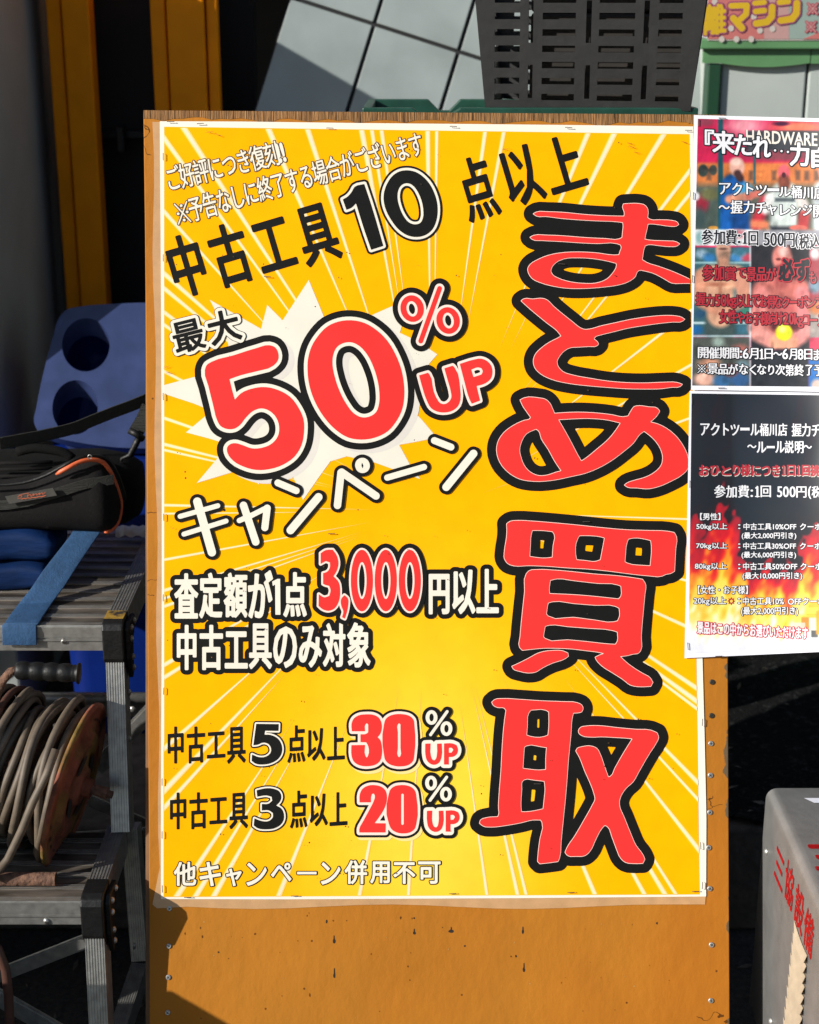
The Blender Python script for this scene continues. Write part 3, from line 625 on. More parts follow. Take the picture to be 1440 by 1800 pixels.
# ---- campaign word in fat white strokes
Q = 4.8
cam = [stroke([(225, 200), (348, 628)], 7.3, 300, 840, Q), stroke([(80, 325), (398, 235)], 4.3, 300, 840, Q), stroke([(112, 475), (468, 364)], 4.3, 300, 840, Q),
       stroke([(615, 232), (718, 540)], 6.6, 300, 840, Q), stroke([(580, 360), (680, 318), (805, 255)], 4.6, 300, 840, Q), stroke([(815, 255), (795, 420)], 6.2, 300, 840, Q),
       stroke([(905, 42), (1060, 108)], 6, 300, 840, Q), stroke([(1248, 162), (1012, 442)], 7, 300, 840, Q),
       stroke([(190, 435), (160, 712)], 6.5, 560, 740, Q), stroke([(195, 432), (485, 632)], 6.6, 560, 740, Q), stroke([(370, 372), (372, 378)], 12.8, 560, 740, Q),
       stroke([(580, 478), (890, 388)], 5.4, 560, 740, Q), stroke([(978, 165), (1118, 220)], 6, 560, 740, Q), stroke([(1308, 275), (1078, 558)], 6.8, 560, 740, Q)]
lettering('campaign_lettering', cam, [(6, M_blk), (0, M_crm)], post, .0036)
m = Mesh(); m.add([B(560+x/4.8, 740+y/4.8, .0043) for x, y in ((366, 352), (362, 378), (371, 398), (376, 374))], [(0, 1, 2, 3)]); build(m, 'handakuten_slit', M_blk, post)
# ---- small slanted notice, two lines
nt1 = line_em('ご好評につき復刻', (304, 313.5), (477, 271.5), 27.5, 47, R_(-15.5), .38, .03)
nt1 += [glyph_em('!', 489.5, 268, 22, 46, R_(-15.5), 1.6), glyph_em('!', 497, 266, 22, 46, R_(-15.5), 1.6)]
nt2 = reference_mark((308, 353, 334, 395), 0, 0, 0, 1, R_(-12), .035, .07)+line_em('予告なしに終了する場合がございます', (344.5, 367), (731, 254.5), 26.5, 47, R_(-16), .38, .03)
lettering('notice_lettering', nt1+nt2, [(1.5, M_brn), (0, M_crm)], post, .0026, h=.55)
# ---- black slanted condition line
c1 = line_em('中古工具', (328.4, 467.5), (557, 410), 68, 115, R_(-16.5), 2.3)
c2 = [glyph_em('点', 839.5, 332, 62, 118, R_(-16.5), 2.1), glyph_em('以', 915, 307.5, 72, 112, R_(-16.5), 2.2), glyph_em('上', 991, 290, 70, 108, R_(-16.5), 2.4)]
for c_ in (c1, c2): lettering('condition_lettering', c_, [(0, M_blk)], post, .0026, h=.8)
sm = [glyph_em('最', 330.5, 590, 57, 60, R_(-14), 1.3), glyph_em('大', 393.5, 575, 58, 60, R_(-14), 1.6)]
lettering('maximum_lettering', sm, [(6.4, M_blk), (5.4, M_crm), (0, M_blk)], post, .0035, h=.6)
# ---- amount line
Q = 4.8; A = []
for ch, bx in (('査', (78,325,282,708)), ('定', (288,320,485,705)), ('額', (495,320,697,700)), ('が', (700,300,912,705)), ('点', (998,315,1198,695))): A.append(glyph_box(ch, bx, 1.9, 290, 940, Q))
A += [poly([[(905, 395), (950, 372), (972, 372), (975, 675), (932, 675), (930, 420), (910, 432)]], 290, 940, Q, False)]
for ch, bx in (('円', (855,275,1002,560)), ('以', (1020,245,1185,558)), ('上', (1190,240,1348,552))): A.append(glyph_box(ch, bx, 2.0, 540, 940, 4))
for ch, bx in (('中', (77,68,205,362)), ('古', (225,68,377,362)), ('工', (388,110,538,352)), ('具', (545,58,695,355)), ('の', (702,78,858,348)), ('み', (868,72,1020,345)), ('対', (1025,55,1172,342)), ('象', (1182,52,1335,345))): A.append(glyph_box(ch, bx, 1.8, 290, 1080, 1440/390))
lettering('amount_lettering', A, [(8, M_blk), (0, M_crm)], post, .0026, h=.7)
T = [(95,130),(130,108),(180,105),(210,150),(220,210),(205,260),(185,292),(220,330),(232,400),(222,470),(190,520),(150,535),(110,525),(80,500),(82,418),(120,440),(155,430),(165,390),(155,360),(120,350),(112,345),(112,270),(140,260),(160,230),(160,195),(130,185),(95,205)]
th = [poly([T], 540, 940, 4), poly([[(240,450),(262,425),(285,445),(288,500),(278,550),(265,590),(245,580),(255,540),(240,500)]], 540, 940, 4)]
for cx in (385, 553, 722): th.append(poly([ell(cx, 322, 78, 217), ell(cx, 322, 33, 130)], 540, 940, 4, False))
lettering('three_thousand_lettering', th, [(11, M_blk), (3.2, M_pnk), (0, M_red)], post, .0033, h=.7)
# ---- the two lower condition lines and the footnote
Q = 4.364; A = []
for ch, bx in (('中', (42,205,163,490)), ('古', (188,205,328,487)), ('工', (343,246,483,448)), ('具', (497,208,640,488)), ('点', (960,196,1098,483)), ('以', (1112,220,1252,468)), ('上', (1265,206,1400,462)), ('中', (60,712,183,995)), ('古', (208,710,347,992)), ('工', (362,750,500,953)), ('具', (515,714,657,990)), ('点', (980,697,1115,985)), ('以', (1132,722,1270,970)), ('上', (1284,709,1420,966))): A.append(glyph_box(ch, bx, 1.1, 285, 1230, Q, shear=-.07))
for c_ in (A[:4], A[4:7], A[7:11], A[11:]): lettering('rate_condition_lettering', c_, [(0, M_blk)], post, .0026, h=.6)
Q = 2.88; A = []
for ch, bx in (('他', (40,68,163,198)), ('キ', (170,68,288,200)), ('ャ', (305,102,393,200)), ('ン', (408,72,520,198)), ('ペ', (532,72,645,175)), ('ー', (665,118,772,140)), ('ン', (785,70,893,192)), ('併', (905,60,1028,190)), ('用', (1035,66,1143,186)), ('不', (1152,70,1272,188)), ('可', (1278,66,1400,188))):
    A.append(glyph_box(ch, [bx[0]+4, bx[1]+4, bx[2]-4, bx[3]-4], .95, 290, 1490, Q))
lettering('footnote_lettering', A, [(1.7, M_blk), (0, M_crm)], post, .0026, h=.55)
# ---- staples
def staple_mesh():
    m = Mesh(); m.tube([(-.0052, 0, -.001), (-.005, 0, .0004), (.005, 0, .0004), (.0052, 0, -.001)], .00055, 6)
    return build(m, 'staple_source', M_staple).data
ST = staple_mesh(); bpy.data.objects.remove(bpy.data.objects['staple_source'])
def staple(parent, px, py, deg, n):
    o = bpy.data.objects.new('staple', ST); COL.objects.link(o); o.parent = parent
    o.location = B(px, py, n)-BASE[parent.name]
    o.rotation_euler = (BROT @ Matrix.Rotation(R_(-deg), 3, 'Z')).to_euler()
for px, py, a in ((352, 217, -3), (300, 213.5, 0), (580, 225, 2), (797, 222, 3), (1000, 224, 4), (1211, 229, 2), (470, 486, 3), (988, 464, 3), (1031, 917, 0), (945, 1378, 0), (583, 938, -1), (287, 275, 90), (287, 453, 90), (287, 697, 88), (288, 909, 90), (287, 1051, 90), (288, 1215, 92), (285, 1375, 90), (285, 1468, 90), (285.5, 1563, 88), (330, 1577.5, 0), (518, 1575, -1), (796, 1571, -3), (1004, 1569, -3), (1223, 1567, -2), (1232, 1487, 88), (1235, 1557, 93), (1235, 1270, 93)):
    staple(post, px, py, a, .0052)
m = Mesh()                                             # scuffs and dirt flecks in the sheet
for i in range(110):
    x, y = random.uniform(300, 1205), random.uniform(245, 1560); r = random.uniform(.5, 1.6); n = 6
    e = random.uniform(.5, 1.6)
    m.add([B(x+r*e*math.cos(-1.047*j)*random.uniform(.6, 1.2), y+r*math.sin(-1.047*j)*random.uniform(.6, 1.2), .0050) for j in range(n)], [list(range(n))])
for x, y in ((888, 262), (1107, 252), (1110, 258), (735, 260), (293, 645), (370, 232), (385, 237), (1205, 250), (1120, 268), (298, 655)):
    for k in range(3):
        a = random.uniform(-.6, .9); l = random.uniform(3, 7); u, v = math.cos(a)*l, math.sin(a)*l; x += random.uniform(-2, 2)
        m.add([B(x-u, y-v-.18, .0050), B(x+u, y+v-.18, .0050), B(x+u, y+v+.18, .0050), B(x-u, y-v+.18, .0050)], [(0, 3, 2, 1)])
structure(build(m, 'dirt_flecks', M_brn, post), 'stuff')
# ================================================================ the two smaller posters on the right
def curl(px): return 0.0000 if px < 1283 else .0000011*(px-1283)**2
def PB(n0):
    return lambda x, y, n=0: B(x, y, n0+n+curl(x))
def soft(d, e): return np.clip(.5-d/e, 0, 1)
class Paint:
    """colours of a printed picture, worked out on the vertices of its sheet"""
    def __init__(s, X, Y, c): s.X, s.Y = X, Y; s.C = np.tile(np.array(c, float), (X.size, 1))
    def mix(s, m, c): s.C += m[:, None]*(np.array(c, float)-s.C)
    def ell(s, cx, cy, rx, ry, c, e=.35, a=1): d = np.hypot((s.X-cx)/rx, (s.Y-cy)/ry)-1; s.mix(soft(d, e)*a, c)
    def rect(s, x0, y0, x1, y1, c, e=2.5, a=1): d = np.maximum(np.maximum(x0-s.X, s.X-x1), np.maximum(y0-s.Y, s.Y-y1)); s.mix(soft(d, e)*a, c)
    def cap(s, x0, y0, x1, y1, r, c, e=5, a=1):
        bx, by = x1-x0, y1-y0; t = np.clip(((s.X-x0)*bx+(s.Y-y0)*by)/(bx*bx+by*by+1e-9), 0, 1)
        d = np.hypot(s.X-x0-t*bx, s.Y-y0-t*by)-r; s.mix(soft(d, e)*a, c)
    def noise(s, amp, f, seed):
        r = np.random.RandomState(seed); v = np.zeros(s.X.size)
        for k in range(7):
            a = r.uniform(0, 6.28); fr = f*(1.5**k); v += np.sin(s.X*fr*math.cos(a)+s.Y*fr*math.sin(a)+r.uniform(0, 6))/(1.25**k)
        s.C *= (1+amp*v/3)[:, None]
def picture(name, parent, corners, step, put, painter, mt, kk=.74):
    (ax, ay), (bx, by), (cx, cy), (dx, dy) = corners; nx = int(max(bx-ax, cx-dx)/step); ny = int((dy-ay)/step)
    s, t = np.meshgrid(np.linspace(0, 1, nx+1), np.linspace(0, 1, ny+1)); s = s.ravel(); t = t.ravel()
    X = (ax+(bx-ax)*s)*(1-t)+(dx+(cx-dx)*s)*t; Y = (ay+(by-ay)*s)*(1-t)+(dy+(cy-dy)*s)*t
    C = np.clip(painter(X, Y), 0, 255)/255; L = np.where(C <= .04045, C/12.92, ((C+.055)/1.055)**2.4)*kk
    m = Mesh(); m.v = [put(x, y) for x, y in zip(X, Y)]
    for j in range(ny):
        for i in range(nx): a = j*(nx+1)+i; m.f.append([a, a+nx+1, a+nx+2, a+1]); m.m.append(0)
    build(m, name, mt, parent, cols=np.hstack([L, np.ones((len(L), 1))]))
def sheet(name, parent, pts, put, n0, k=24):
    """a sheet of paper through four photo corners, cut into strips so that it can curl"""
    (a, b, c, d) = [np.array(p, float) for p in pts]; m = Mesh(); rows = []
    for z in (0, -.0003):
        rows = [[put(*(a+(b-a)*i/k), n=z) for i in range(k+1)], [put(*(d+(c-d)*i/k), n=z) for i in range(k+1)]]
        o = len(m.v); m.v += rows[0]+rows[1]
        for i in range(k):
            q = [o+i, o+k+1+i, o+k+2+i, o+i+1]; m.f.append(q if z == 0 else q[::-1]); m.m.append(0)
    n = 2*(k+1)
    for i in range(k):
        m.f.append([i+1, n+i+1, n+i, i][::-1]); m.m.append(0); j = k+1+i; m.f.append([j, n+j, n+j+1, j+1][::-1]); m.m.append(0)
    build(m, name, M_white, parent, base=None)
def boxes(items, r, ox, oy, s=5.76, shear=0.0, rx=None):
    out = []
    for c, b in items:
        if c == '1':
            k = (b[0]+b[2])/2; y0, y1 = b[1], b[3]; hh = y1-y0; q = .085*hh/s
            out += [stroke([(k+.03*hh, y0+.1*hh), (k+.03*hh, y1-.06*hh)], q, ox, oy, s), stroke([(k-.12*hh, y0+.2*hh), (k+.02*hh, y0+.09*hh)], q*.6, ox, oy, s), stroke([(k-.14*hh, y1-.06*hh), (k+.2*hh, y1-.06*hh)], q*.5, ox, oy, s)]; continue
        if c == '※': out += reference_mark(b, r, ox, oy, s); continue
        a = .36 if sum(1 for _ in c) == 1 else 0
        p = glyph_box(c, b, max(.05, r-.25) if a else r, ox, oy, s, shear)
        out += [(p[0], [l+np.array([q, 0]) for l in p[1]], p[2]) for q in ((-a, a) if a else (0,))]
    return out

ev = thing('event_poster', 'pink and red photo poster of muscular men overhanging the right edge of the board', 'poster', (.6, 2.15, 1.0))
p1 = PB(.0064)
sheet('paper_sheet', ev, [(1220, 202), (1556, 211), (1553, 690), (1215, 685.5)], p1, 0)
a1 = lambda z: 1190+z/5.76
b1 = lambda z: 180+z/5.76
b2 = lambda z: 420+z/5.76
def paint_event(X, Y):
    P = Paint(X, Y, (205, 32, 78)); q = 5.76
    E = lambda x, y, rx, ry, c, e=.35, a=1, o=180: P.ell(a1(x), o+y/q, rx/q, ry/q, c, e, a)
    C = lambda x0, y0, x1, y1, r, c, e=5, a=1, o=180: P.cap(a1(x0), o+y0/q, a1(x1), o+y1/q, r/q, c, e, a)
    Rc = lambda x0, y0, x1, y1, c, e=2.5, a=1, o=180: P.rect(a1(x0), o+y0/q, a1(x1), o+y1/q, c, e, a)
    E(690, 235, 190, 95, (238, 150, 165), 1.2); E(1250, 250, 260, 60, (235, 120, 90), 1.0); E(1060, 215, 80, 22, (70, 20, 50), .8); E(290, 200, 90, 40, (150, 60, 80), 1)
    Rc(700, 285, 2200, 510, (62, 64, 68), 4); E(1050, 540, 330, 50, (130, 60, 70), .8)
    Rc(150, 610, 2200, 1300, (214, 122, 62), 6); Rc(150, 830, 2200, 1300, (92, 96, 84), 14)
    for x in (300, 730, 960, 1200, 1290, 1390, 1500, 1700): Rc(x, 690, x+50, 790, (95, 70, 55), 5, .8)
    E(265, 690, 50, 62, (48, 60, 55)); E(368, 685, 40, 52, (66, 74, 66)); C(265, 690, 368, 685, 14, (60, 60, 55))
    Rc(180, 880, 420, 1290, (78, 92, 84), 10); E(250, 1020, 70, 90, (150, 40, 55), .8); E(330, 930, 90, 60, (110, 110, 70), .8); E(230, 1180, 60, 110, (60, 78, 76), .8); E(200, 950, 30, 40, (220, 220, 225), .8); E(370, 1270, 50, 20, (210, 150, 60))
    Rc(418, 165, 468, 1300, (22, 82, 92), 2.5); Rc(775, 530, 800, 830, (60, 92, 100), 2.5)
    C(900, 1000, 800, 1240, 60, (190, 48, 60), 9); C(760, 1230, 900, 1240, 40, (228, 130, 90), 8)
    C(570, 850, 560, 1300, 125, (24, 92, 172), 6); C(640, 900, 650, 1300, 90, (20, 72, 140), 9); E(680, 890, 90, 75, (70, 160, 212), .8)
    E(610, 655, 78, 95, (220, 168, 150)); E(600, 600, 60, 40, (240, 205, 190), .8); C(615, 720, 640, 765, 38, (70, 42, 40), 5); C(530, 980, 730, 950, 42, (224, 150, 122), 6); C(730, 950, 820, 920, 35, (205, 110, 95), 6)
    C(1090, 940, 1080, 1230, 140, (196, 206, 202), 8); Rc(990, 965, 1200, 1005, (82, 92, 96), 4); C(940, 960, 900, 1090, 45, (224, 224, 222), 7); C(1250, 960, 1310, 1090, 50, (214, 204, 200), 7)
    E(1085, 710, 62, 85, (224, 98, 108)); C(1085, 790, 1090, 830, 60, (120, 62, 45), 6); E(1083, 735, 20, 28, (80, 25, 35)); C(1290, 1150, 1280, 1240, 55, (190, 60, 60), 8)
    Rc(950, 1255, 1240, 1310, (40, 42, 48), 7); E(1230, 1270, 90, 30, (222, 110, 95))
    C(1500, 900, 1500, 1250, 120, (200, 210, 215), 9); E(1500, 700, 70, 90, (214, 150, 130)); C(1800, 900, 1800, 1250, 130, (60, 70, 90), 9); E(1800, 690, 75, 95, (214, 160, 140))
    Rc(150, 1285, 770, 1450, (222, 228, 230), 3); E(610, 1330, 90, 45, (214, 130, 140), .9); E(230, 1370, 40, 60, (140, 180, 180), .9)
    Rc(770, 1290, 2200, 1480, (150, 150, 158), 5)
    E2 = lambda *a, **k: E(*a, o=420, **k); C2 = lambda *a, **k: C(*a, o=420, **k); R2 = lambda *a, **k: Rc(*a, o=420, **k)
    R2(150, 85, 752, 975, (58, 98, 106), 3)
    for x, y, c in ((250, 150, (150, 180, 200)), (330, 190, (50, 120, 180)), (630, 170, (190, 210, 225)), (600, 190, (70, 140, 200)), (720, 190, (190, 70, 90)), (240, 760, (40, 80, 110)), (700, 730, (60, 130, 110)), (200, 920, (30, 100, 160)), (660, 910, (60, 110, 130)), (640, 130, (60, 110, 130))): E2(x, y, 60, 45, c, .9)
    R2(150, 230, 752, 250, (150, 190, 195), 3); R2(150, 838, 752, 862, (190, 215, 220), 3)
    C2(435, 830, 435, 930, 150, (66, 82, 80), 8); C2(330, 380, 590, 380, 115, (226, 168, 134), 8); C2(250, 380, 250, 600, 78, (214, 150, 120), 7); C2(650, 380, 690, 600, 78, (214, 150, 124), 7); C2(440, 500, 440, 760, 135, (222, 168, 136), 8); C2(260, 640, 420, 720, 60, (205, 140, 112), 8); C2(690, 620, 480, 730, 55, (210, 148, 120), 8)
    E2(470, 120, 76, 120, (206, 158, 134)); E2(475, 190, 55, 70, (150, 118, 98), .7); C2(470, 240, 470, 290, 60, (200, 146, 120), 7); E2(470, 100, 45, 12, (110, 75, 65), .9)
    E2(400, 460, 110, 20, (180, 112, 86), 1.2); E2(440, 560, 20, 150, (190, 128, 100), 1)
    R2(752, 60, 1345, 1120, (46, 44, 46), 2); C2(900, 540, 1220, 540, 140, (206, 118, 108), 9); C2(1050, 560, 1050, 820, 190, (196, 108, 98), 9); C2(860, 560, 800, 900, 80, (222, 134, 128), 8); C2(1270, 560, 1310, 900, 80, (222, 130, 130), 8); C2(820, 960, 960, 1030, 80, (226, 150, 140), 8); C2(1290, 960, 1190, 1030, 75, (226, 145, 140), 8)
    E2(1065, 190, 100, 140, (206, 124, 114)); E2(1080, 130, 50, 50, (240, 190, 180), .8); E2(1030, 205, 26, 14, (110, 50, 48), .8); E2(1105, 205, 26, 14, (110, 50, 48), .8); E2(1065, 260, 16, 26, (170, 90, 82), .9); E2(1000, 620, 70, 40, (150, 74, 68), 1); E2(1120, 620, 70, 40, (150, 74, 68), 1); C2(1060, 560, 1055, 860, 8, (140, 70, 64), 10); C2(1050, 330, 1060, 430, 70, (170, 85, 80), 8); E2(1050, 300, 60, 30, (110, 55, 55), .9)
    C2(960, 700, 1150, 700, 40, (190, 90, 90), 12); C2(1000, 880, 1200, 880, 50, (96, 40, 44), 8); C2(1010, 1040, 1160, 1050, 70, (232, 162, 130), 7); E2(1085, 945, 86, 84, (214, 220, 30), .25); E2(1070, 915, 40, 35, (236, 240, 120), .8)
    R2(1345, 60, 2200, 640, (160, 60, 70), 3); E2(1400, 150, 50, 60, (200, 200, 200), .7); E2(1400, 480, 60, 70, (120, 150, 170), .8); R2(1345, 640, 2200, 1000, (150, 140, 135), 4); E2(1420, 700, 80, 60, (190, 110, 60), .8); R2(1345, 1010, 2200, 1200, (205, 60, 90), 4)
    R2(150, 975, 745, 995, (190, 215, 222), 3); R2(150, 995, 740, 1600, (82, 86, 80), 4); E2(420, 1040, 60, 50, (150, 170, 160), 1); E2(640, 1130, 90, 60, (170, 100, 90), .9); E2(330, 1270, 110, 80, (206, 150, 120), .8); E2(280, 1420, 110, 70, (222, 170, 150), .7); E2(460, 1440, 90, 70, (60, 110, 160), .7); E2(640, 1430, 100, 80, (52, 92, 140), .7); E2(540, 1330, 80, 60, (120, 60, 60), .8); E2(230, 1150, 60, 60, (60, 66, 60), .8); E2(670, 1290, 70, 60, (110, 140, 150), .8)
    R2(745, 1120, 1335, 1600, (42, 44, 48), 4); R2(735, 60, 752, 1600, (205, 215, 220), 2.5, .8)
    R2(1335, 1200, 2200, 1600, (30, 110, 190), 4); E2(1420, 1480, 60, 60, (225, 190, 180), .7)
    r = np.random.RandomState(21)                          # grain of the print: small lighter and darker patches
    for k in range(420):
        x, y = r.uniform(1216, 1470), r.uniform(206, 682); v = r.uniform(.62, 1.35); d = np.hypot((P.X-x)/r.uniform(2, 9), (P.Y-y)/r.uniform(2, 9))-1; mk = soft(d, .9)*r.uniform(.25, .6)
        P.C = P.C*(1-mk[:, None])+P.C*v*mk[:, None]
    P.noise(.09, .12, 3); return P.C
picture('picture', ev, [(1227, 208.5), (1548, 217), (1545, 681), (1217, 677.5)], 1.35, lambda x, y: p1(x, y, .0003), paint_event, M_pic)
pk = lambda n: (lambda x, y, n=n: p1(x, y, n))
def LT(name, prims, layers, parent, put0, n0, h=.45): return lettering(name, prims, layers, parent, n0, put=put0, h=h)
tt = boxes((('『', (285,275,375,430)), ('来', (362,288,585,518)), ('た', (580,325,760,535)), ('れ', (768,343,950,560)), ('力', (1145,405,1340,645)), ('自', (1365,455,1540,665)), ('慢', (1570,470,1760,700)), ('』', (1770,500,1850,720))), 1.1, 1190, 180, shear=.05)
tt += [stroke([(x, y), (x+.4, y)], 1.9, 1190, 180, 5.76) for x, y in ((995, 485), (1060, 492), (1125, 500))]
LT('title_lettering', tt, [(2.1, M_txk), (0, M_txw)], ev, p1, .0010)
LT('shop_sign_lettering', [glyph_box('HARDWARE', (700, 292, 1425, 425), .5, 1190, 180, 5.76, .05)], [(0, M_gry)], ev, p1, .0006)
l2 = boxes((('ア', (430,815,545,930)), ('ク', (560,815,660,940)), ('ト', (705,815,775,930)), ('ツ', (800,835,910,940)), ('ー', (920,868,1035,900)), ('ル', (1035,855,1150,950)), ('桶', (1160,840,1265,970)), ('川', (1280,855,1375,975)), ('店', (1390,850,1500,980)), ('～', (425,1040,535,1080)), ('握', (545,990,665,1125)), ('力', (675,995,785,1120)), ('チ', (800,1010,905,1125)), ('ャ', (920,1040,1010,1140)), ('レ', (1045,1035,1145,1140)), ('ン', (1155,1040,1255,1145)), ('ジ', (1275,1035,1370,1145)), ('開', (1385,1035,1500,1165)), ('催', (1515,1040,1630,1170))), .38, 1190, 180)
LT('subtitle_lettering', l2, [(1.25, M_txk), (0, M_txw)], ev, p1, .0010)
l3 = boxes((('参', (250,1285,365,1438)), ('加', (375,1290,485,1438)), ('費', (495,1288,608,1442)), (':', (618,1335,645,1425)), ('1', (660,1310,712,1432)), ('回', (725,1302,825,1448)), ('5', (880,1318,940,1450)), ('0', (947,1318,1012,1452)), ('0', (1020,1320,1082,1454)), ('円', (1088,1318,1192,1465)), ('(', (1200,1325,1230,1480)), ('税', (1238,1330,1340,1482)), ('込', (1345,1330,1450,1482))), .5, 1190, 180)
LT('fee_lettering', l3, [(1.2, M_txw), (0, M_txk)], ev, p1, .0010)
l4 = boxes((('参', (260,260,368,425)), ('加', (375,262,480,420)), ('賞', (490,280,600,422)), ('で', (608,290,706,395)), ('景', (708,285,802,432)), ('品', (810,285,905,427)), ('が', (908,290,1005,422)), ('も', (1340,330,1412,452)), ('握', (193,540,292,672)), ('力', (292,560,380,682)), ('5', (388,562,438,682)), ('0', (445,562,503,684)), ('k', (510,560,560,682)), ('g', (545,595,602,702)), ('以', (603,562,698,690)), ('上', (692,562,760,686)), ('で', (755,562,840,690)), ('お', (842,570,914,690)), ('得', (913,570,1000,697)), ('な', (985,575,1070,697)), ('ク', (1068,585,1140,697)), ('ー', (1145,625,1215,652)), ('ポ', (1222,575,1320,697)), ('ン', (1315,600,1408,697)), ('プ', (1405,580,1500,700)), ('女', (430,712,515,856)), ('性', (518,716,605,857)), ('や', (605,740,690,852)), ('お', (692,740,770,856)), ('子', (773,745,850,872)), ('様', (847,738,938,872)), ('向', (938,745,1010,867)), ('け', (1003,742,1075,872)), ('2', (1080,745,1130,867)), ('0', (1138,750,1185,867)), ('k', (1190,750,1235,867)), ('g', (1228,785,1282,902)), ('コ', (1285,770,1342,872)), ('ー', (1348,808,1420,832)), ('ス', (1428,770,1512,882))), .55, 1190, 420)
LT('prize_lettering', l4, [(1.1, M_txk), (0, M_txr)], ev, p1, .0010)
LT('surely_lettering', boxes((('必', (1030,195,1185,428)), ('ず', (1192,205,1345,428))), 1.5, 1190, 420, shear=-.05), [(2.2, M_txr), (0, M_txk)], ev, p1, .0014)
l5 = boxes((('開', (215,1095,320,1207)), ('催', (325,1095,427,1212)), ('期', (432,1095,530,1212)), ('間', (540,1100,630,1212)), (':', (640,1130,660,1205)), ('6', (670,1108,725,1212)), ('月', (732,1105,825,1217)), ('1', (838,1110,876,1217)), ('日', (890,1110,970,1217)), ('～', (977,1145,1065,1180)), ('6', (1070,1110,1125,1217)), ('月', (1137,1110,1216,1222)), ('8', (1226,1115,1280,1222)), ('日', (1292,1115,1370,1222)), ('ま', (1387,1120,1460,1227)), ('で', (1470,1120,1550,1227)), ('※', (205,1265,300,1362)), ('景', (310,1260,417,1367)), ('品', (422,1265,517,1372)), ('が', (522,1265,620,1372)), ('な', (632,1265,722,1372)), ('く', (737,1270,805,1377)), ('な', (815,1270,905,1372)), ('り', (927,1275,985,1377)), ('次', (1000,1270,1096,1377)), ('第', (1100,1270,1186,1387)), ('終', (1192,1270,1286,1387)), ('了', (1305,1275,1372,1382)), ('予', (1390,1275,1480,1387)), ('定', (1490,1275,1580,1387))), .36, 1190, 420)
LT('period_lettering', l5, [(1.5, M_txk), (0, M_txw)], ev, p1, .0010)
for px, py, a in ((1228, 215, 90), (1269, 682, 0), (1219, 344, 92), (1217.5, 490, 91), (1270, 207.5, 3)): staple(ev, px, py, a, .0085)

ru = thing('rules_poster', 'glossy black poster with red and yellow flames, hanging just under the pink one', 'poster', (.6, 2.1, .8))
p2 = PB(.0056)
sheet('paper_sheet', ru, [(1212.5, 687), (1553, 692), (1548, 1141), (1203.5, 1157)], p2, 0)
def paint_rules(X, Y):
    P = Paint(X, Y, (19, 19, 21)); z = (X-1190)*5.76; q = (Y-900)*5.76
    Hx = [100, 200, 300, 420, 520, 620, 700, 820, 900, 1000, 1120, 1200, 1300, 1440, 1600, 1800, 2000, 2200]
    Hy = [190, 90, 40, -40, -120, -60, 250, 480, 380, 440, 560, 480, 220, 140, 260, 420, 120, 200]
    r = np.random.RandomState(5)
    wob = 60*np.sin(q/95+z/70)+38*np.sin(q/47-z/38+1.3)+20*np.sin(q/24+z/19)
    H = np.interp(z+wob*.35, Hx, Hy)
    t = np.clip((q-H)/(1290-H), -.2, 1)
    t2 = np.clip(t*1.05+.09*np.sin(z/64+wob/40)+.08*np.sin(z/33+q/160+2)+.03*np.sin(z/15+q/60), -.2, 1.1)
    t2 = t2-.25*np.clip((z-480)/250, 0, 1)*np.clip((1150-z)/300, 0, 1)*np.clip((850-q)/400, 0, 1)
    xs = [-.2, 0, .06, .26, .36, .50, .66, .82, .95, 1.1]
    cs = [(19, 19, 21), (30, 16, 18), (150, 12, 28), (200, 10, 24), (222, 50, 18), (240, 130, 20), (250, 190, 45), (252, 222, 105), (253, 242, 205), (240, 240, 246)]
    for k in range(3): P.C[:, k] = np.interp(t2, xs, [c[k] for c in cs])
    k = np.clip((q-1270)/110, 0, 1); P.mix(k, (236, 236, 244))
    for zx, qy, w_, h_, c in ((1400, 1050, 90, 55, (226, 160, 20)), (1360, 1080, 90, 34, (240, 190, 50)), (1330, 1125, 70, 60, (212, 120, 25)), (1420, 960, 60, 50, (232, 170, 25)), (1370, 1000, 60, 30, (244, 205, 70)), (1230, 1170, 70, 50, (214, 190, 180)), (1420, 1180, 80, 110, (226, 222, 205)), (1395, 1240, 35, 42, (60, 60, 64)), (1500, 1120, 90, 120, (220, 150, 30)), (1620, 1200, 90, 90, (210, 212, 216)), (1320, 1310, 170, 40, (222, 226, 232))): P.rect(a1(zx-w_), 900+(qy-h_)/5.76, a1(zx+w_), 900+(qy+h_)/5.76, c, 2.0, .9)
    P.noise(.05, .06, 9); return P.C
picture('picture', ru, [(1216, 691.5), (1549, 696), (1544, 1134), (1211, 1148)], 1.8, lambda x, y: p2(x, y, .0003), paint_rules, M_picg, .9)
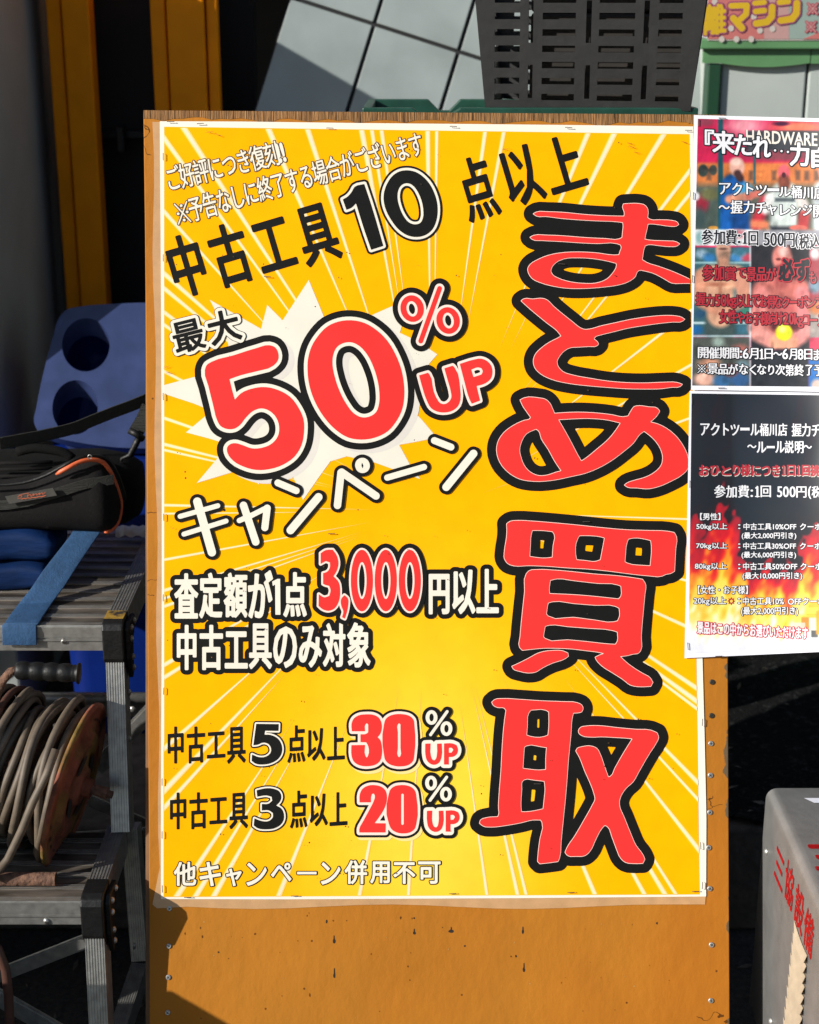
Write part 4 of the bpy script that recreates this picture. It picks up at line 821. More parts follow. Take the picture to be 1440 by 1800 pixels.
w1 = boxes((('ア', (240,370,332,492)), ('ク', (345,370,432,492)), ('ト', (472,370,526,492)), ('ツ', (545,380,632,492)), ('ー', (645,412,735,442)), ('ル', (747,375,835,492)), ('桶', (840,370,927,497)), ('川', (937,375,1010,497)), ('店', (1027,370,1117,497)), ('握', (1165,370,1262,502)), ('力', (1267,370,1352,502)), ('チ', (1367,380,1450,502)), ('ャ', (1460,400,1540,502)), ('～', (715,585,805,620)), ('ル', (810,555,906,667)), ('ー', (912,598,990,622)), ('ル', (1000,550,1092,667)), ('説', (1095,545,1182,672)), ('明', (1197,550,1282,672)), ('～', (1282,590,1366,625)), ('参', (380,995,492,1122)), ('加', (500,1000,606,1122)), ('費', (622,995,732,1122)), (':', (748,1040,770,1115)), ('1', (790,1002,835,1117)), ('回', (850,1000,952,1117)), ('5', (1017,1008,1067,1117)), ('0', (1077,1008,1132,1117)), ('0', (1142,1008,1202,1117)), ('円', (1212,1008,1312,1122)), ('(', (1330,1005,1360,1135)), ('税', (1367,1005,1467,1122)), ('込', (1475,1005,1570,1122))), .4, 1190, 680)
for c_ in (w1[:26], w1[26:38], w1[38:]): LT('rule_lettering', c_, [(0, M_txw)], ru, p2, .0010)
w2 = boxes((('お', (225,790,326,902)), ('ひ', (340,795,437,897)), ('と', (452,800,547,897)), ('り', (567,790,636,902)), ('様', (647,785,747,902)), ('に', (757,795,846,902)), ('つ', (857,800,947,897)), ('き', (967,790,1042,907)), ('1', (1060,790,1100,897)), ('日', (1117,790,1197,902)), ('1', (1208,790,1250,897)), ('回', (1267,790,1347,902)), ('挑', (1352,790,1452,907)), ('戦', (1460,790,1560,907))), .8, 1190, 680)
lettering('limit_shadow_lettering', [(k, [l+np.array([.9, 1.3]) for l in g], r) for k, g, r in w2], [(0, M_gry)], ru, .0008, put=p2, h=.45)
LT('limit_lettering', w2, [(0, M_txr)], ru, p2, .0011)
ln = (('【男性】', (235,10,442,82)), ('50kg以上', (197,113,512,187)), (':', (622,125,642,172)), ('中古工具10%OFF', (675,112,1210,182)), ('クーポン', (1247,112,1540,182)), ('(最大2,000円引き)', (657,205,1210,280)), ('70kg以上', (195,308,512,382)), (':', (622,318,642,365)), ('中古工具30%OFF', (672,308,1208,378)), ('クーポン', (1245,308,1538,378)), ('(最大6,000円引き)', (655,400,1208,475)), ('80kg以上', (182,513,505,592)), (':', (622,525,642,578)), ('中古工具50%OFF', (670,513,1220,587)), ('クーポン', (1252,513,1545,587)), ('(最大10,000円引き)', (665,610,1270,690)), ('【女性・お子様】', (212,745,720,832)), ('20kg以上', (170,860,500,947)), (':', (618,872,640,930)), ('中古工具10%', (667,862,1085,942)), ('OFFクーポン', (1125,862,1580,942)), ('(最大2,000円引き)', (650,960,1228,1052)))
LT('coupon_lettering', boxes(ln, .22, 1190, 900), [(1.0, M_txk), (0, M_txw)], ru, p2, .0010, .4)
LT('prize_lettering', [glyph_box('景品はこの中からお選びいただけます', (205,1135,1330,1262), .5, 1190, 900, 5.76, .055)], [(1.35, M_txr2), (0, M_txw)], ru, p2, .0010, .4)
bs = [(550+(42 if i % 2 == 0 else 24)*math.cos(i*math.pi/8), 902+(42 if i % 2 == 0 else 24)*math.sin(i*math.pi/8)) for i in range(16)]
LT('burst_mark', [poly([bs, ell(550, 902, 17, 17, 0, 12)], 1190, 900, 5.76, False)], [(0, M_txr)], ru, p2, .0010, .4)
for px, py, a in ((1268, 693, 0), (1216.5, 705, 90), (1213, 851, 91), (1209.5, 1136, 86), (1264, 1153.5, -2)): staple(ru, px, py, a, .0078)
# ================================================================ ground, step, the dark shop behind
m = Mesh(); m.add([(-60, -40, 0), (60, -40, 0), (60, 60, 0), (-60, 60, 0)], [(0, 1, 2, 3)]); structure(build(m, 'ground', M_asph))
YP, ZP = 2.56, .22
m = Mesh(); m.box((-4, YP, .004), (5, 6.2, ZP)); structure(build(m, 'porch_step', M_conc, bevel=.008))
m = Mesh(); nx, ny = 40, 26
rows = [[(.53+1.5*i/nx+(.012*math.sin(j*1.7) if i == 0 else 0), YP+.01+1.3*j/ny+(.02*math.sin(i*1.3) if j == 0 else 0), ZP+.012+random.uniform(0, .006)) for i in range(nx+1)] for j in range(ny+1)]
m.grid(rows); o = len(m.v)
tag(build(m, 'floor_mat', M_rub), 'rough black floor mat with leaf scraps on the shop step behind the board', 'mat')
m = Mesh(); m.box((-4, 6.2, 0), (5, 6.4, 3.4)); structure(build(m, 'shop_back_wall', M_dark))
m = Mesh(); m.box((-4, 2.9, 3.0), (5, 6.4, 3.12)); structure(build(m, 'sky_block_ceiling', M_dark))  # unseen ceiling added to keep sky light out of the shop
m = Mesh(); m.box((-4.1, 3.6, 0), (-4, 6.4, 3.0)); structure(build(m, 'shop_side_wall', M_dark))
m = Mesh()
for i in range(46):
    x = random.uniform(.58, 1.5); y = YP+.02+random.choice((random.uniform(0, .10), random.uniform(0, 1.1))); a = random.uniform(0, 3.1); l = random.uniform(.006, .018); w_ = l*random.uniform(.25, .5); z = ZP+.021
    u = Vector((math.cos(a), math.sin(a), random.uniform(0, .4)))*l; v = Vector((-math.sin(a), math.cos(a), random.uniform(-.3, .5)))*w_; c = Vector((x, y, z))
    m.add([c-u, c-v*.8-u*.2+Vector((0, 0, .002)), c+u, c+v], [(0, 1, 2, 3)])
for i in range(160):
    x = random.uniform(-.9, .9); y = random.uniform(1.75, 2.5); a = random.uniform(0, 3.1); l = random.uniform(.004, .02); c = Vector((x, y, .006))
    u = Vector((math.cos(a), math.sin(a), .1))*l; v = Vector((-math.sin(a), math.cos(a), .2))*l*.25; m.add([c-u, c-v, c+u, c+v], [(0, 1, 2, 3)])
structure(build(m, 'leaf_litter', M_leaf), 'stuff')

# ---------------------------------------------------------------- grey cabinet at the far left, orange posts
m = Mesh(); m.box((-1.45, 2.96, ZP), (-.80, 3.66, 1.86))
cab = tag(build(m, 'grey_cabinet', M_wallg, bevel=.006, base=(-1.1, 3.1, ZP)), 'plain grey metal cabinet side at the left edge, in shade', 'cabinet')
def post_(x0, x1, xs, lab, Y, trim=None):
    t = thing('orange_post', lab, 'post', ((x0+x1)/2, Y, ZP), 'orange steel posts behind the board')
    m = Mesh(); m.box((xs, Y, ZP), (x1, Y+.06, 2.95)); build(m, 'front_flange', M_post, t, bevel=.004)
    m = Mesh(); m.box((x0, Y+.012, ZP), (xs-.004, Y+.10, 2.95)); build(m, 'side_flange', M_post, t, bevel=.004)
    if trim:
        m = Mesh(); m.box((x1+.003, Y+.015, ZP), (trim, Y+.05, 2.95)); build(m, 'trim_strip', M_post, t, bevel=.003)
YQ = 3.46
def xat(px, py=100): return W(px, py, YQ).x
post_(xat(84), xat(161), xat(113), 'orange steel post against the grey cabinet, deeper in shade', YQ)
post_(xat(266), xat(361), xat(296), 'orange steel post with a torn dark edge, beside the grey tile panel', YQ, xat(383))
m = Mesh(); a = W(170, 230, 3.6); b = W(256, 244, 3.6); m.box((a.x, 3.6, b.z), (b.x+.1, 3.63, a.z)); lk = build(m, 'door_latch_bar', M_blkp, bevel=.002, base=(a.x, 3.6, b.z))
m = Mesh(); c = W(214, 246, 3.585); m.box((c.x-.008, 3.565, c.z-.025), (c.x+.008, 3.598, c.z+.03)); build(m, 'latch_bolt', M_blkp, lk, base=BASE[lk.name], bevel=.002)
tag(lk, 'dark latch bar across the gap between the two orange posts', 'latch')
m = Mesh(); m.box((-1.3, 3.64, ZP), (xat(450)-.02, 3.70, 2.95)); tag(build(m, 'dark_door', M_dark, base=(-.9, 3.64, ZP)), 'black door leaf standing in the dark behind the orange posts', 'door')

# ---------------------------------------------------------------- leaning grey tile panel
tp = thing('tile_panel', 'large grey tiled panel leaning behind the board, dark joints between its tiles', 'tile panel', (0, 3.9, ZP))
P0 = W(660, 60, 3.55); nrm = Vector((.06, -.94, .34)).normalized()
def TP(px, py, n=0): d = ray(px, py); t = (P0+nrm*n-CAM).dot(nrm)/d.dot(nrm); return CAM+d*t
e1 = (TP(850, 105)-TP(520, -2)).normalized(); e2 = (TP(617, 195)-TP(668, 0)); e2 = (e2-e1*e2.dot(e1)).normalized()
J0 = TP(658, 42)
w1_ = (TP(806, 91)-J0).length; h1_ = w1_*1.9
def q(i, j): return J0+e1*(w1_*i)+e2*(h1_*j)
gp = w1_*.022
for i in range(-1, 6):
    for j in range(-2, 2):
        a = q(i, j)+e1*gp+e2*gp; b = q(i+1, j)-e1*gp+e2*gp; c = q(i+1, j+1)-e1*gp-e2*gp; d = q(i, j+1)+e1*gp-e2*gp
        if min(a.z, b.z, c.z, d.z) > 2.6: continue
        m = Mesh(); m.prism([a, b, c, d], -nrm*.008); build(m, 'tile', M_tile, tp, bevel=.0015)
m = Mesh(); a = q(-1, -2)-nrm*.0085; b = q(6, -2)-nrm*.0085; c = q(6, 2)-nrm*.0085; d = q(-1, 2)-nrm*.0085
m.prism([a, b, c, d], -nrm*.02); build(m, 'backing_board', M_joint, tp)
m = Mesh(); lowc = (q(1, 2)+q(3, 2))*.5; m.tube([lowc-nrm*.02, (lowc.x, lowc.y+.12, ZP)], .02, 6); build(m, 'stand', M_blkp, tp)

# ---------------------------------------------------------------- display machine far right with its sheet
YD = 3.30
def XD(px): return W(px, 120, YD).x
def ZD(py): return W(1340, py, YD).z
dm = thing('display_machine', 'green framed machine with pale grey front panels at the upper right', 'machine', (XD(1400), YD+.2, ZP))
m = Mesh(); m.box((XD(1273), YD+.02, .9), (XD(1423), YD+.3, ZD(72))); build(m, 'front_panel', M_panel, dm, bevel=.004)
m = Mesh(); m.box((XD(1427), YD+.02, .9), (XD(1600), YD+.3, ZD(72))); build(m, 'front_panel', M_panel, dm, bevel=.004)
m = Mesh(); m.box((XD(1226), YD-.01, ZD(86)), (XD(1600), YD+.02, ZD(68))); build(m, 'top_rail', M_grn2, dm, bevel=.003)
m = Mesh(); k = 20                                      # sagging green strip
up = [(XD(1236)+(XD(1424)-XD(1236))*i/k, YD+.005, ZD(86.5)) for i in range(k+1)]
lo = [(XD(1236)+(XD(1424)-XD(1236))*i/k, YD+.005, ZD(111+7*math.sin(math.pi*max(0, (i-3))/(k-3)))) for i in range(k+1)]
m.prism(up+lo[::-1], (0, .012, 0)); build(m, 'green_apron', M_grn2, dm)
m = Mesh(); m.box((XD(1426), YD+.005, ZD(112)), (XD(1600), YD+.016, ZD(86.5))); build(m, 'green_apron', M_grn2, dm)
m = Mesh(); m.box((XD(1247), YD+.008, ZP), (XD(1270), YD+.06, ZD(112))); build(m, 'corner_post', M_grn3, dm, bevel=.003)
m = Mesh(); m.box((XD(1246), YD+.04, ZD(70)+.002), (XD(1600), YD+.3, 2.6)); build(m, 'upper_case', M_panel, dm)
m = Mesh(); m.box((XD(1270), YD+.06, ZP), (XD(1600), YD+.3, .898)); build(m, 'lower_case', M_grn3, dm)
def PD(x, y, n=0): return W(x, y, YD-.012-n)
ms = thing('machine_sheet', 'pink and pale green printed sheet with yellow katakana on the machine at the upper right', 'sign sheet', (XD(1400), YD, ZD(40)))
def sheetpoly(nm, pts, n, mt):
    m = Mesh(); m.prism([PD(x, y, n) for x, y in pts], (0, .0008, 0)); build(m, nm, mt, ms)
Msp = mat('pink_sheet', rgb(222, 128, 122, .62), .5, var=.04); Mspg = mat('pale_green_sheet', rgb(166, 186, 176, .62), .5, var=.04); Mspp = mat('pale_pink_sheet', rgb(216, 168, 162, .62), .5, var=.04)
Msy = mat('yellow_letter', rgb(226, 184, 32, .7), .5, var=.05); Msm = mat('magenta_rim', rgb(168, 78, 122, .62), .5, var=.05); Msw = mat('sheet_white', rgb(225, 215, 205, .62), .5, var=.03); Msr = mat('sheet_crimson', rgb(196, 70, 92, .62), .5, var=.05)
sheetpoly('paper_sheet', [(1244, -60), (1600, -60), (1600, 71), (1244, 71)], 0, Msw)
sheetpoly('pink_ground', [(1245, -59), (1343, -59), (1343, 68.5), (1245, 68.5)], .0010, Msp)
sheetpoly('pale_pink_ground', [(1343.3, -59), (1387, -59), (1387, 68.5), (1343.3, 68.5)], .0010, Mspp)
sheetpoly('pale_green_ground', [(1387.3, -59), (1600, -59), (1600, 68.5), (1387.3, 68.5)], .0010, Mspg)
sheetpoly('pink_ground', [(1412, 68.4), (1445, 55), (1600, 60), (1600, 68.4)], .0020, Msp)
z6 = 1440/220
for i, (x, y) in enumerate(((428, 325), (760, 350), (905, 330), (690, 190), (240, 20), (320, 450), (490, 450), (660, 450))):
    m = Mesh(); n = 14; m.add([PD(1220+x/z6+5.2*math.cos(6.283*j/n), y/z6+5.6*math.sin(6.283*j/n), .0022) for j in range(n)], [list(range(n))[::-1]]); build(m, 'white_dot', Msw, ms)
kt = [glyph_box('離', (110, 40, 375, 400), 1.6, 1220, 0, z6, -.06), stroke([(430, 65), (610, 60), (600, 160), (540, 215)], 5.2, 1220, 0, z6), stroke([(455, 210), (550, 320)], 6.2, 1220, 0, z6), stroke([(700, 35), (810, 25)], 4.6, 1220, 0, z6), stroke([(710, 130), (810, 120)], 5, 1220, 0, z6), stroke([(715, 270), (840, 250), (895, 190), (900, 80)], 6, 1220, 0, z6), stroke([(985, 25), (1085, 15)], 5, 1220, 0, z6), stroke([(1000, 235), (1130, 215), (1180, 150), (1185, 35)], 6, 1220, 0, z6)]
lettering('katakana_lettering', kt, [(2.6, Msm), (0, Msy)], ms, .0026, put=PD, h=.8)
lettering('note_mark', reference_mark((1305, 30, 1430, 170), 0, 1220, 0, z6, 0, .05, .08)+reference_mark((1285, 240, 1410, 375), 0, 1220, 0, z6, 0, .05, .08), [(1.6, Msr), (0, Mspp)], ms, .0026, put=PD, h=.8)

M_case = mat('brown_case', (.016, .012, .009, 1), .6, var=.4, scale=12)
# ---------------------------------------------------------------- stand, dark green crate, black basket
YC = 2.62
st = thing('storage_stand', 'timber stand hidden behind the board, carrying the green crate', 'stand', (.25, YC+.25, ZP))
zc = 1.295
m = Mesh(); m.box((-.12, YC+.02, zc-.03), (.62, YC+.42, zc)); build(m, 'stand_top', M_lumb, st)
for x in (-.08, .55):
    for y in (YC+.06, YC+.36):
        m = Mesh(); m.box((x, y, ZP), (x+.04, y+.04, zc-.03)); build(m, 'leg', M_lumb, st)
cr = thing('green_crate', 'dark green plastic crate with a notched rim, standing behind the top edge of the board', 'crate', (.25, YC+.2, zc))
zr = W(700, 190.5, YC).z
cx0 = W(637, 192, YC).x; cx1 = W(1228, 192, YC).x; t = .014
def notch(x0, x1, ztop, zn, nx0, nx1): return [(x0, zc), (x1, zc), (x1, ztop), (nx1+.02, ztop), (nx1, zn), (nx0, zn), (nx0-.02, ztop), (x0, ztop)]
zf = W(700, 189.5, YC).z; zb = W(700, 174.5, YC+.36).z
n0_, n1_ = W(772, 190, YC+.36).x, W(790, 190, YC+.36).x
m = Mesh(); m.prism([(x, YC, z) for x, z in notch(cx0, cx1, zf, zf-.012, W(746, 190, YC).x, W(788, 190, YC).x)], (0, t, 0)); build(m, 'front_side', M_grn, cr, bevel=.002)
m = Mesh(); m.prism([(x, YC+.36, z) for x, z in notch(cx0, cx1, zb, zb-.020, n0_, n1_)], (0, t, 0)); build(m, 'back_side', M_grn, cr, bevel=.002)
for x in (cx0, cx1-t):
    m = Mesh(); m.prism([(x, YC+t+.0005, zc), (x, YC+.3595, zc), (x, YC+.3595, zb), (x, YC+t+.0005, zf)], (t, 0, 0)); build(m, 'end_side', M_grn, cr, bevel=.002)
m = Mesh(); m.box((cx0+t, YC+t, zc), (cx1-t, YC+.36, zc+.012)); build(m, 'floor_panel', M_grn, cr)
bk = thing('shopping_basket', 'black slotted plastic basket standing on the green crate above the board', 'basket', (.31, YC+.14, zf))
th_ = R_(-9); ux = Vector((math.cos(th_), math.sin(th_), 0)); uy = Vector((-math.sin(th_), math.cos(th_), 0))
YB = YC+.05; bl = W(853, 192, YB); br_ = W(1212, 192, YB-.02); zb0 = bl.z+.001; wb = (Vector((br_.x, br_.y, 0))-Vector((bl.x, bl.y, 0))).length
O = Vector((bl.x, YB, zb0)); HB = .27; DBK = .25
def wallpts(base_a, dirx, wid, flare_n, holes, name):
    """one tapering basket wall with slots, in (s across, h up)"""
    def put(s, h, off=0): return base_a+dirx*s+Vector((0, 0, h))+flare_n*(h*.10+off)
    e = .05*HB/.27
    out = [(-h_*.075+0, 0) for h_ in (0,)]
    loopo = [(0, 0), (wid, 0), (wid+HB*.085, HB), (-HB*.085, HB)]
    L = [np.array(loopo, float)]+[np.array(h, float) for h in holes]
    m = Mesh(); fill(m, [l*np.array([1, -1]) for l in L], lambda x, y: put(x, -y)); k = len(m.v); nf = len(m.f)
    m.v += [p-flare_n*.0045 for p in m.v[:k]]
    for f in m.f[:nf]: m.f.append([i+k for i in reversed(f)]); m.m.append(0)
    for l in L:
        n = len(l); A = [put(x, y) for x, y in l]; m.add(A+[p-flare_n*.0045 for p in A], [(i, (i+1) % n, (i+1) % n+n, i+n) for i in range(n)])
    return build(m, name, M_bask, bk)
kx = wb/359.0                                          # metres per photo pixel on the front wall
def slot(x0, x1, y0, y1, tp=.0):
    h0 = (193-y1)*kx; h1 = (193-y0)*kx; return [(x0, h0), (x0+(h0-h1)*tp, h1), (x1+(h1-h0)*tp, h1), (x1, h0)]
def slots_for(cols, vs, s0, sc, mx=.27):
    H = []
    for (a, b) in cols:
        for r in range(-3, 7):
            y0 = 165-27*(6-r) if False else 3+27.2*r; y1 = y0+11
            if (193-y0)*kx > mx-.02: continue
            H.append(slot(s0+(a)*sc, s0+(b)*sc, y0, y1))
    for (a, b) in vs:
        for y0, y1 in ((-62, -5), (10, 80), (117, 174)):
            if (193-y0)*kx > mx-.02: continue
            H.append(slot(s0+a*sc, s0+b*sc, y0, y1))
    return H
fc = ((16, 60), (99, 156), (196, 257), (297, 337)); fv = ((75, 83), (174, 183), (272, 281))
wallpts(O, ux, wb, -uy, slots_for(fc, fv, 0, kx), 'front_wall')
wallpts(O+uy*DBK+ux*wb, -ux, wb, uy, slots_for(fc, fv, 0, kx), 'back_wall')
sc_ = ((14, 70), (104, 150), (188, 250)); sv = ((83, 91), (164, 172))
wallpts(O+ux*wb, uy, DBK, ux, slots_for(sc_, sv, 0, kx), 'end_wall')
wallpts(O+uy*DBK, -uy, DBK, -ux, slots_for(sc_, sv, 0, kx), 'end_wall')
tc_ = thing('slot_dark_case', 'dark brown case added inside the black basket to darken its slots', 'case', O+ux*wb*.6+uy*.12+Vector((0, 0, .006)))  # added block, stops light showing through the basket slots
for nm, s0, s1, d0, d1, h0, h1 in (('case_body', .20, .97, .06, .22, .006, .15), ('case_lid', .20, .97, .06, .22, .1505, .235)):
    m = Mesh(); m.prism([O+ux*wb*s0+uy*d0+Vector((0, 0, h0)), O+ux*wb*s1+uy*d0+Vector((0, 0, h0)), O+ux*wb*s1+uy*d1+Vector((0, 0, h0)), O+ux*wb*s0+uy*d1+Vector((0, 0, h0))], (0, 0, h1-h0)); build(m, nm, M_case, tc_, bevel=.006)
m = Mesh(); m.prism([O+ux*wb, O+ux*wb+uy*DBK, O+uy*DBK], (0, 0, .004)); build(m, 'floor_panel', M_bask, bk)

# an unseen cabinet added beyond the left edge to shade the cable reel
m = Mesh(); m.box((-1.34, 1.89, 0), (-.945, 2.55, .655))
sc2 = tag(build(m, 'shade_cabinet', M_wallg, bevel=.005, base=(-1.14, 2.24, 0)), 'unseen low grey cabinet added left of the step platform to cast shade', 'cabinet')
for z0, z1 in ((.04, .32), (.34, .63)):
    m = Mesh(); m.box((-1.32, 1.882, z0), (-.965, 1.8895, z1)); d_ = build(m, 'drawer', M_wallg, sc2, bevel=.002, base=BASE[sc2.name])
    m = Mesh(); m.box((-1.2, 1.86, (z0+z1)/2-.01), (-1.08, 1.8815, (z0+z1)/2+.01)); build(m, 'handle', M_alu, d_, base=BASE[sc2.name], bevel=.003)


# an unseen pole added to mirror as a dark streak in the glossy poster; an unseen crate added to shade the foot of the board
up_ = thing('streak_pole', 'dark pole added behind the viewer to put a streak in the glossy black poster', 'utility pole', (1.92, -4.0, 0))
m = Mesh(); m.tube([(1.92, -4.0, 0), (1.92, -4.0, 9.5)], [.17, .11], 20); build(m, 'pole', M_asph, up_, autos=40)
m = Mesh(); m.box((1.2, -4.13, 8.6), (2.64, -4.115, 8.72)); build(m, 'cross_arm', M_blkp, up_)
m = Mesh(); m.tube([(1.78, -4.16, 2.6), (1.78, -4.16, 3.9)], .11, 14); build(m, 'transformer_box', M_blkp, up_, autos=40)
cr2 = thing('shade_crate', 'unseen dark open crate added on the ground to shade the foot of the board', 'crate', (-1.05, 1.55, 0))
for nm, a, b in (('side_panel', (-1.27, 1.32, 0), (-.85, 1.334, .485)), ('side_panel', (-1.27, 1.776, 0), (-.85, 1.79, .485)), ('side_panel', (-.864, 1.3345, 0), (-.85, 1.7755, .485)), ('side_panel', (-1.27, 1.3345, 0), (-1.256, 1.7755, .485)), ('floor_panel', (-1.2555, 1.3345, .01), (-.8645, 1.7755, .02))):
    m = Mesh(); m.box(a, b); build(m, nm, M_bask, cr2, bevel=.002)
# ================================================================ aluminium step platform on the left
XR = -.474; HW = .0145; XL = -.915
lad = thing('step_platform', 'two step aluminium work platform with black corner caps, left of the board', 'step platform', (-.78, 2.3, 0))
def ribbed(p0, p1, xd, wid, dep, n=7, mi=0, m=None):
    """an extruded bar whose front face carries fine grooves"""
    m = m or Mesh(); p0 = Vector(p0); p1 = Vector(p1); t = (p1-p0).normalized(); x = Vector(xd); x = (x-t*x.dot(t)).normalized(); d = t.cross(x)
    if d.y+d.z*.0 > 0: d = -d
    pr = [(-wid, -dep), (wid, -dep), (wid, 0)]
    for i in range(n):
        a = wid-(2*wid)*(i+.25)/n; b = wid-(2*wid)*(i+.5)/n; c = wid-(2*wid)*(i+.75)/n
        pr += [(a, 0), (a-.0003, -.0012), (c+.0003, -.0012), (c, 0)]
    pr += [(-wid, 0)]
    m.prism([p0+x*u+d*v for u, v in pr], p1-p0, mi); return m
Z2, Z1 = .72, .394
Y2f, Y2b, Y1f, Y1b = 2.325, 2.80, 2.042, 2.245
def tread(name, z, yf, yb, zl, groups, mt):
    pr = [(yb, z-.004), (yb, z)]
    ys = np.linspace(yb-.02, yf+.012, groups)
    for y in ys:
        for k in range(3): a = y-k*.0048; pr += [(a, z), (a-.0004, z+.0016), (a-.0032, z+.0016), (a-.0036, z)]
    pr += [(yf+.0005, z), (yf, z-.002), (yf, z-.020), (yf+.0018, z-.0205), (yf+.0018, z-.022), (yf-.001, z-.0225), (yf-.001, z-.0255), (yf+.002, z-.026), (yf+.002, z-zl), (yf+.012, z-zl), (yf+.012, z-.004)]
    m = Mesh(); m.prism([(XL, y, zz) for y, zz in pr], (XR-HW-.001-XL, 0, 0)); n = len(pr)
    for i in range(n):
        if abs(pr[i][1]-z-.0016) < 1e-6 and abs(pr[(i+1) % n][1]-z-.0016) < 1e-6: m.m[2+i] = 1
        if pr[i][0] < yf+.004: m.m[2+i] = 1
    return build(m, name, [mt, M_alu], lad)
tread('platform_tread', Z2, Y2f, Y2b, .043, 13, M_alud)
tread('lower_tread', Z1, Y1f, Y1b, .040, 6, M_alud)
def rail(name, a, b, s=1, mt=None):
    x = XR if s > 0 else XL
    p0, p1 = Vector((x, a[0], a[1])), Vector((x, b[0], b[1])); m = Mesh(); t = (p1-p0).normalized(); up = Vector((0, 0, 1)); d = (up-t*up.dot(t)).normalized(); xx = Vector((1, 0, 0))
    pr = [(-HW, -.05), (HW, -.05), (HW, 0)]
    for i in range(6): c = HW-2*HW*(i+.5)/6; q_ = 2*HW/6*.25; pr += [(c+q_, 0), (c+q_*.8, -.0012), (c-q_*.8, -.0012), (c-q_, 0)]
    pr += [(-HW, 0)]
    m.prism([p0+xx*u+d*v for u, v in pr], p1-p0); return build(m, name, mt or M_alu, lad)
rail('platform_rail', (Y2f+.028, Z2+.004), (Y2b, Z2+.004)); rail('platform_rail', (Y2f, Z2+.004), (Y2b, Z2+.004), -1)
rail('step_rail', (Y1f+.03, Z1+.005), (Y1b+.015, Z1+.005)); rail('step_rail', (Y1f, Z1+.005), (Y1b+.015, Z1+.005), -1)
for s in (1, -1):
    x = XR if s > 0 else XL
    build(ribbed((x, Y2f+.004, Z2-.045), (x+.010*s, Y1b-.01, Z1+.006), (1, 0, 0), HW, .045), 'upper_leg', M_alu, lad)
    build(ribbed((x, Y1f+.004, Z1-.04), (x+.012*s, 1.955, .002), (1, 0, 0), HW, .045), 'front_leg', M_alu, lad)
    build(ribbed((x+.013*s, Y1b+.045, Z1-.02), (x+.026*s, Y1b-.005, .155), (1, 0, 0), HW*.9, .04), 'inner_leg', M_alu, lad)
    build(ribbed((x+.026*s, Y1b-.006, .153), (x+.006*s, Y1b-.155, .11), (1, 0, 0), HW*.9, .04), 'inner_foot_rail', M_alu, lad)
    build(ribbed((x, Y2b-.02, Z2-.045), (x+.02*s, Y2b+.18, ZP), (1, 0, 0), HW, .04), 'rear_leg', M_alu, lad)
def cap(yf, z, top, mtop, toplen, lean=.0):
    pf = [(yf+toplen, z+.0065), (yf+.012, z+.0075), (yf, z+.003), (yf-.0045, z-.006), (yf-.006, z-.055), (yf+.010, z-.083), (yf+.026, z-.072), (yf+.03, z-.03), (yf+toplen, z-.014)]
    m = Mesh(); m.prism([(XR-HW-.0025, y, zz) for y, zz in pf], (2*HW+.005, 0, 0)); c = build(m, 'corner_cap', M_blkp, lad, bevel=.0025)
    m = Mesh(); m.prism([(XR-HW-.001, y, zz) for y, zz in ((yf+toplen-.002, z+.0068), (yf+.013, z+.0078), (yf+.013, z+.0084), (yf+toplen-.002, z+.0074))], (2*HW+.002, 0, 0)) if mtop else None
    if mtop: build(m, 'worn_paint', mtop, c, base=BASE[lad.name])
    sp = [(yf+toplen+.012, z-.002), (yf+.016, z+.002), (yf+.006, z-.008), (yf+.006, z-.06), (yf+.018, z-.098), (yf+.03, z-.092), (yf+.038, z-.04), (yf+toplen+.01, z-.022)]
    m = Mesh(); m.prism([(XR+HW+.003, y, zz) for y, zz in sp], (.008, 0, 0)); build(m, 'side_plate', M_blkp, lad, bevel=.002)
    for dy, dz in ((.024, -.012), (toplen, -.010), (.020, -.03), (.022, -.062), (.024, -.082)):
        m = Mesh(); m.dome((XR+HW+.0112, yf+dy, z+dz), (1, 0, 0), .0055, .004); build(m, 'rivet', M_alu, lad, smooth=True)
cap(Y2f, Z2, True, M_yelcap, .05); cap(Y1f, Z1, False, None, .055)
for px, py, Y in ((111, 1128, Y2f+.001), (81, 1621, Y1f+.001)):
    m = Mesh(); c = W(px, py, Y-.002); m.dome((c.x, Y+.0005, c.z), (0, -1, 0), .0052, .0035); build(m, 'rivet', M_alu, lad, smooth=True)
    m = Mesh(); n = 10; m.add([(c.x+.0016*math.cos(6.283*j/n), Y-.0034, c.z+.0016*math.sin(6.283*j/n)) for j in range(n)], [list(range(n))]); build(m, 'rivet_hole', M_hole, lad)
for y, z in ((Y2f-.012, .60), (Y2f-.04, .53), (Y1b-.085+.02, .21), (1.99+.02, .16)):
    m = Mesh(); m.dome((XR+HW+.001+(.72-z)*.02, y+.022, z), (1, 0, 0), .006, .004); build(m, 'rivet', M_alu, lad, smooth=True)
m = Mesh(); a = W(0, 1228, 2.70); m.tube([(XL, 2.70, a.z), (-.36, 2.70, a.z)], .0125, 14); build(m, 'cross_tube', M_alu, lad, smooth=True)
m = Mesh(); m.box((XL, 2.715, a.z-.045), (-.46, 2.72, a.z-.012)); build(m, 'cross_strip', M_alu, lad)
def flat(name, p0, p1, wd, th=.004, mt=None):
    p0, p1 = Vector(p0), Vector(p1); t = (p1-p0).normalized(); n = Vector((0, -1, 0)); n = (n-t*n.dot(t)).normalized(); s = t.cross(n)
    m = Mesh(); m.prism([p0+s*wd/2, p0+s*wd*.36, p0+s*wd*.36+n*.002, p0-s*wd*.36+n*.002, p0-s*wd*.36, p0-s*wd/2, p0-s*wd/2-n*th, p0+s*wd/2-n*th], p1-p0); return build(m, name, mt or M_alu, lad)
flat('diagonal_brace', W(170, 1352, 2.52), W(282, 1232, 2.52), .028)
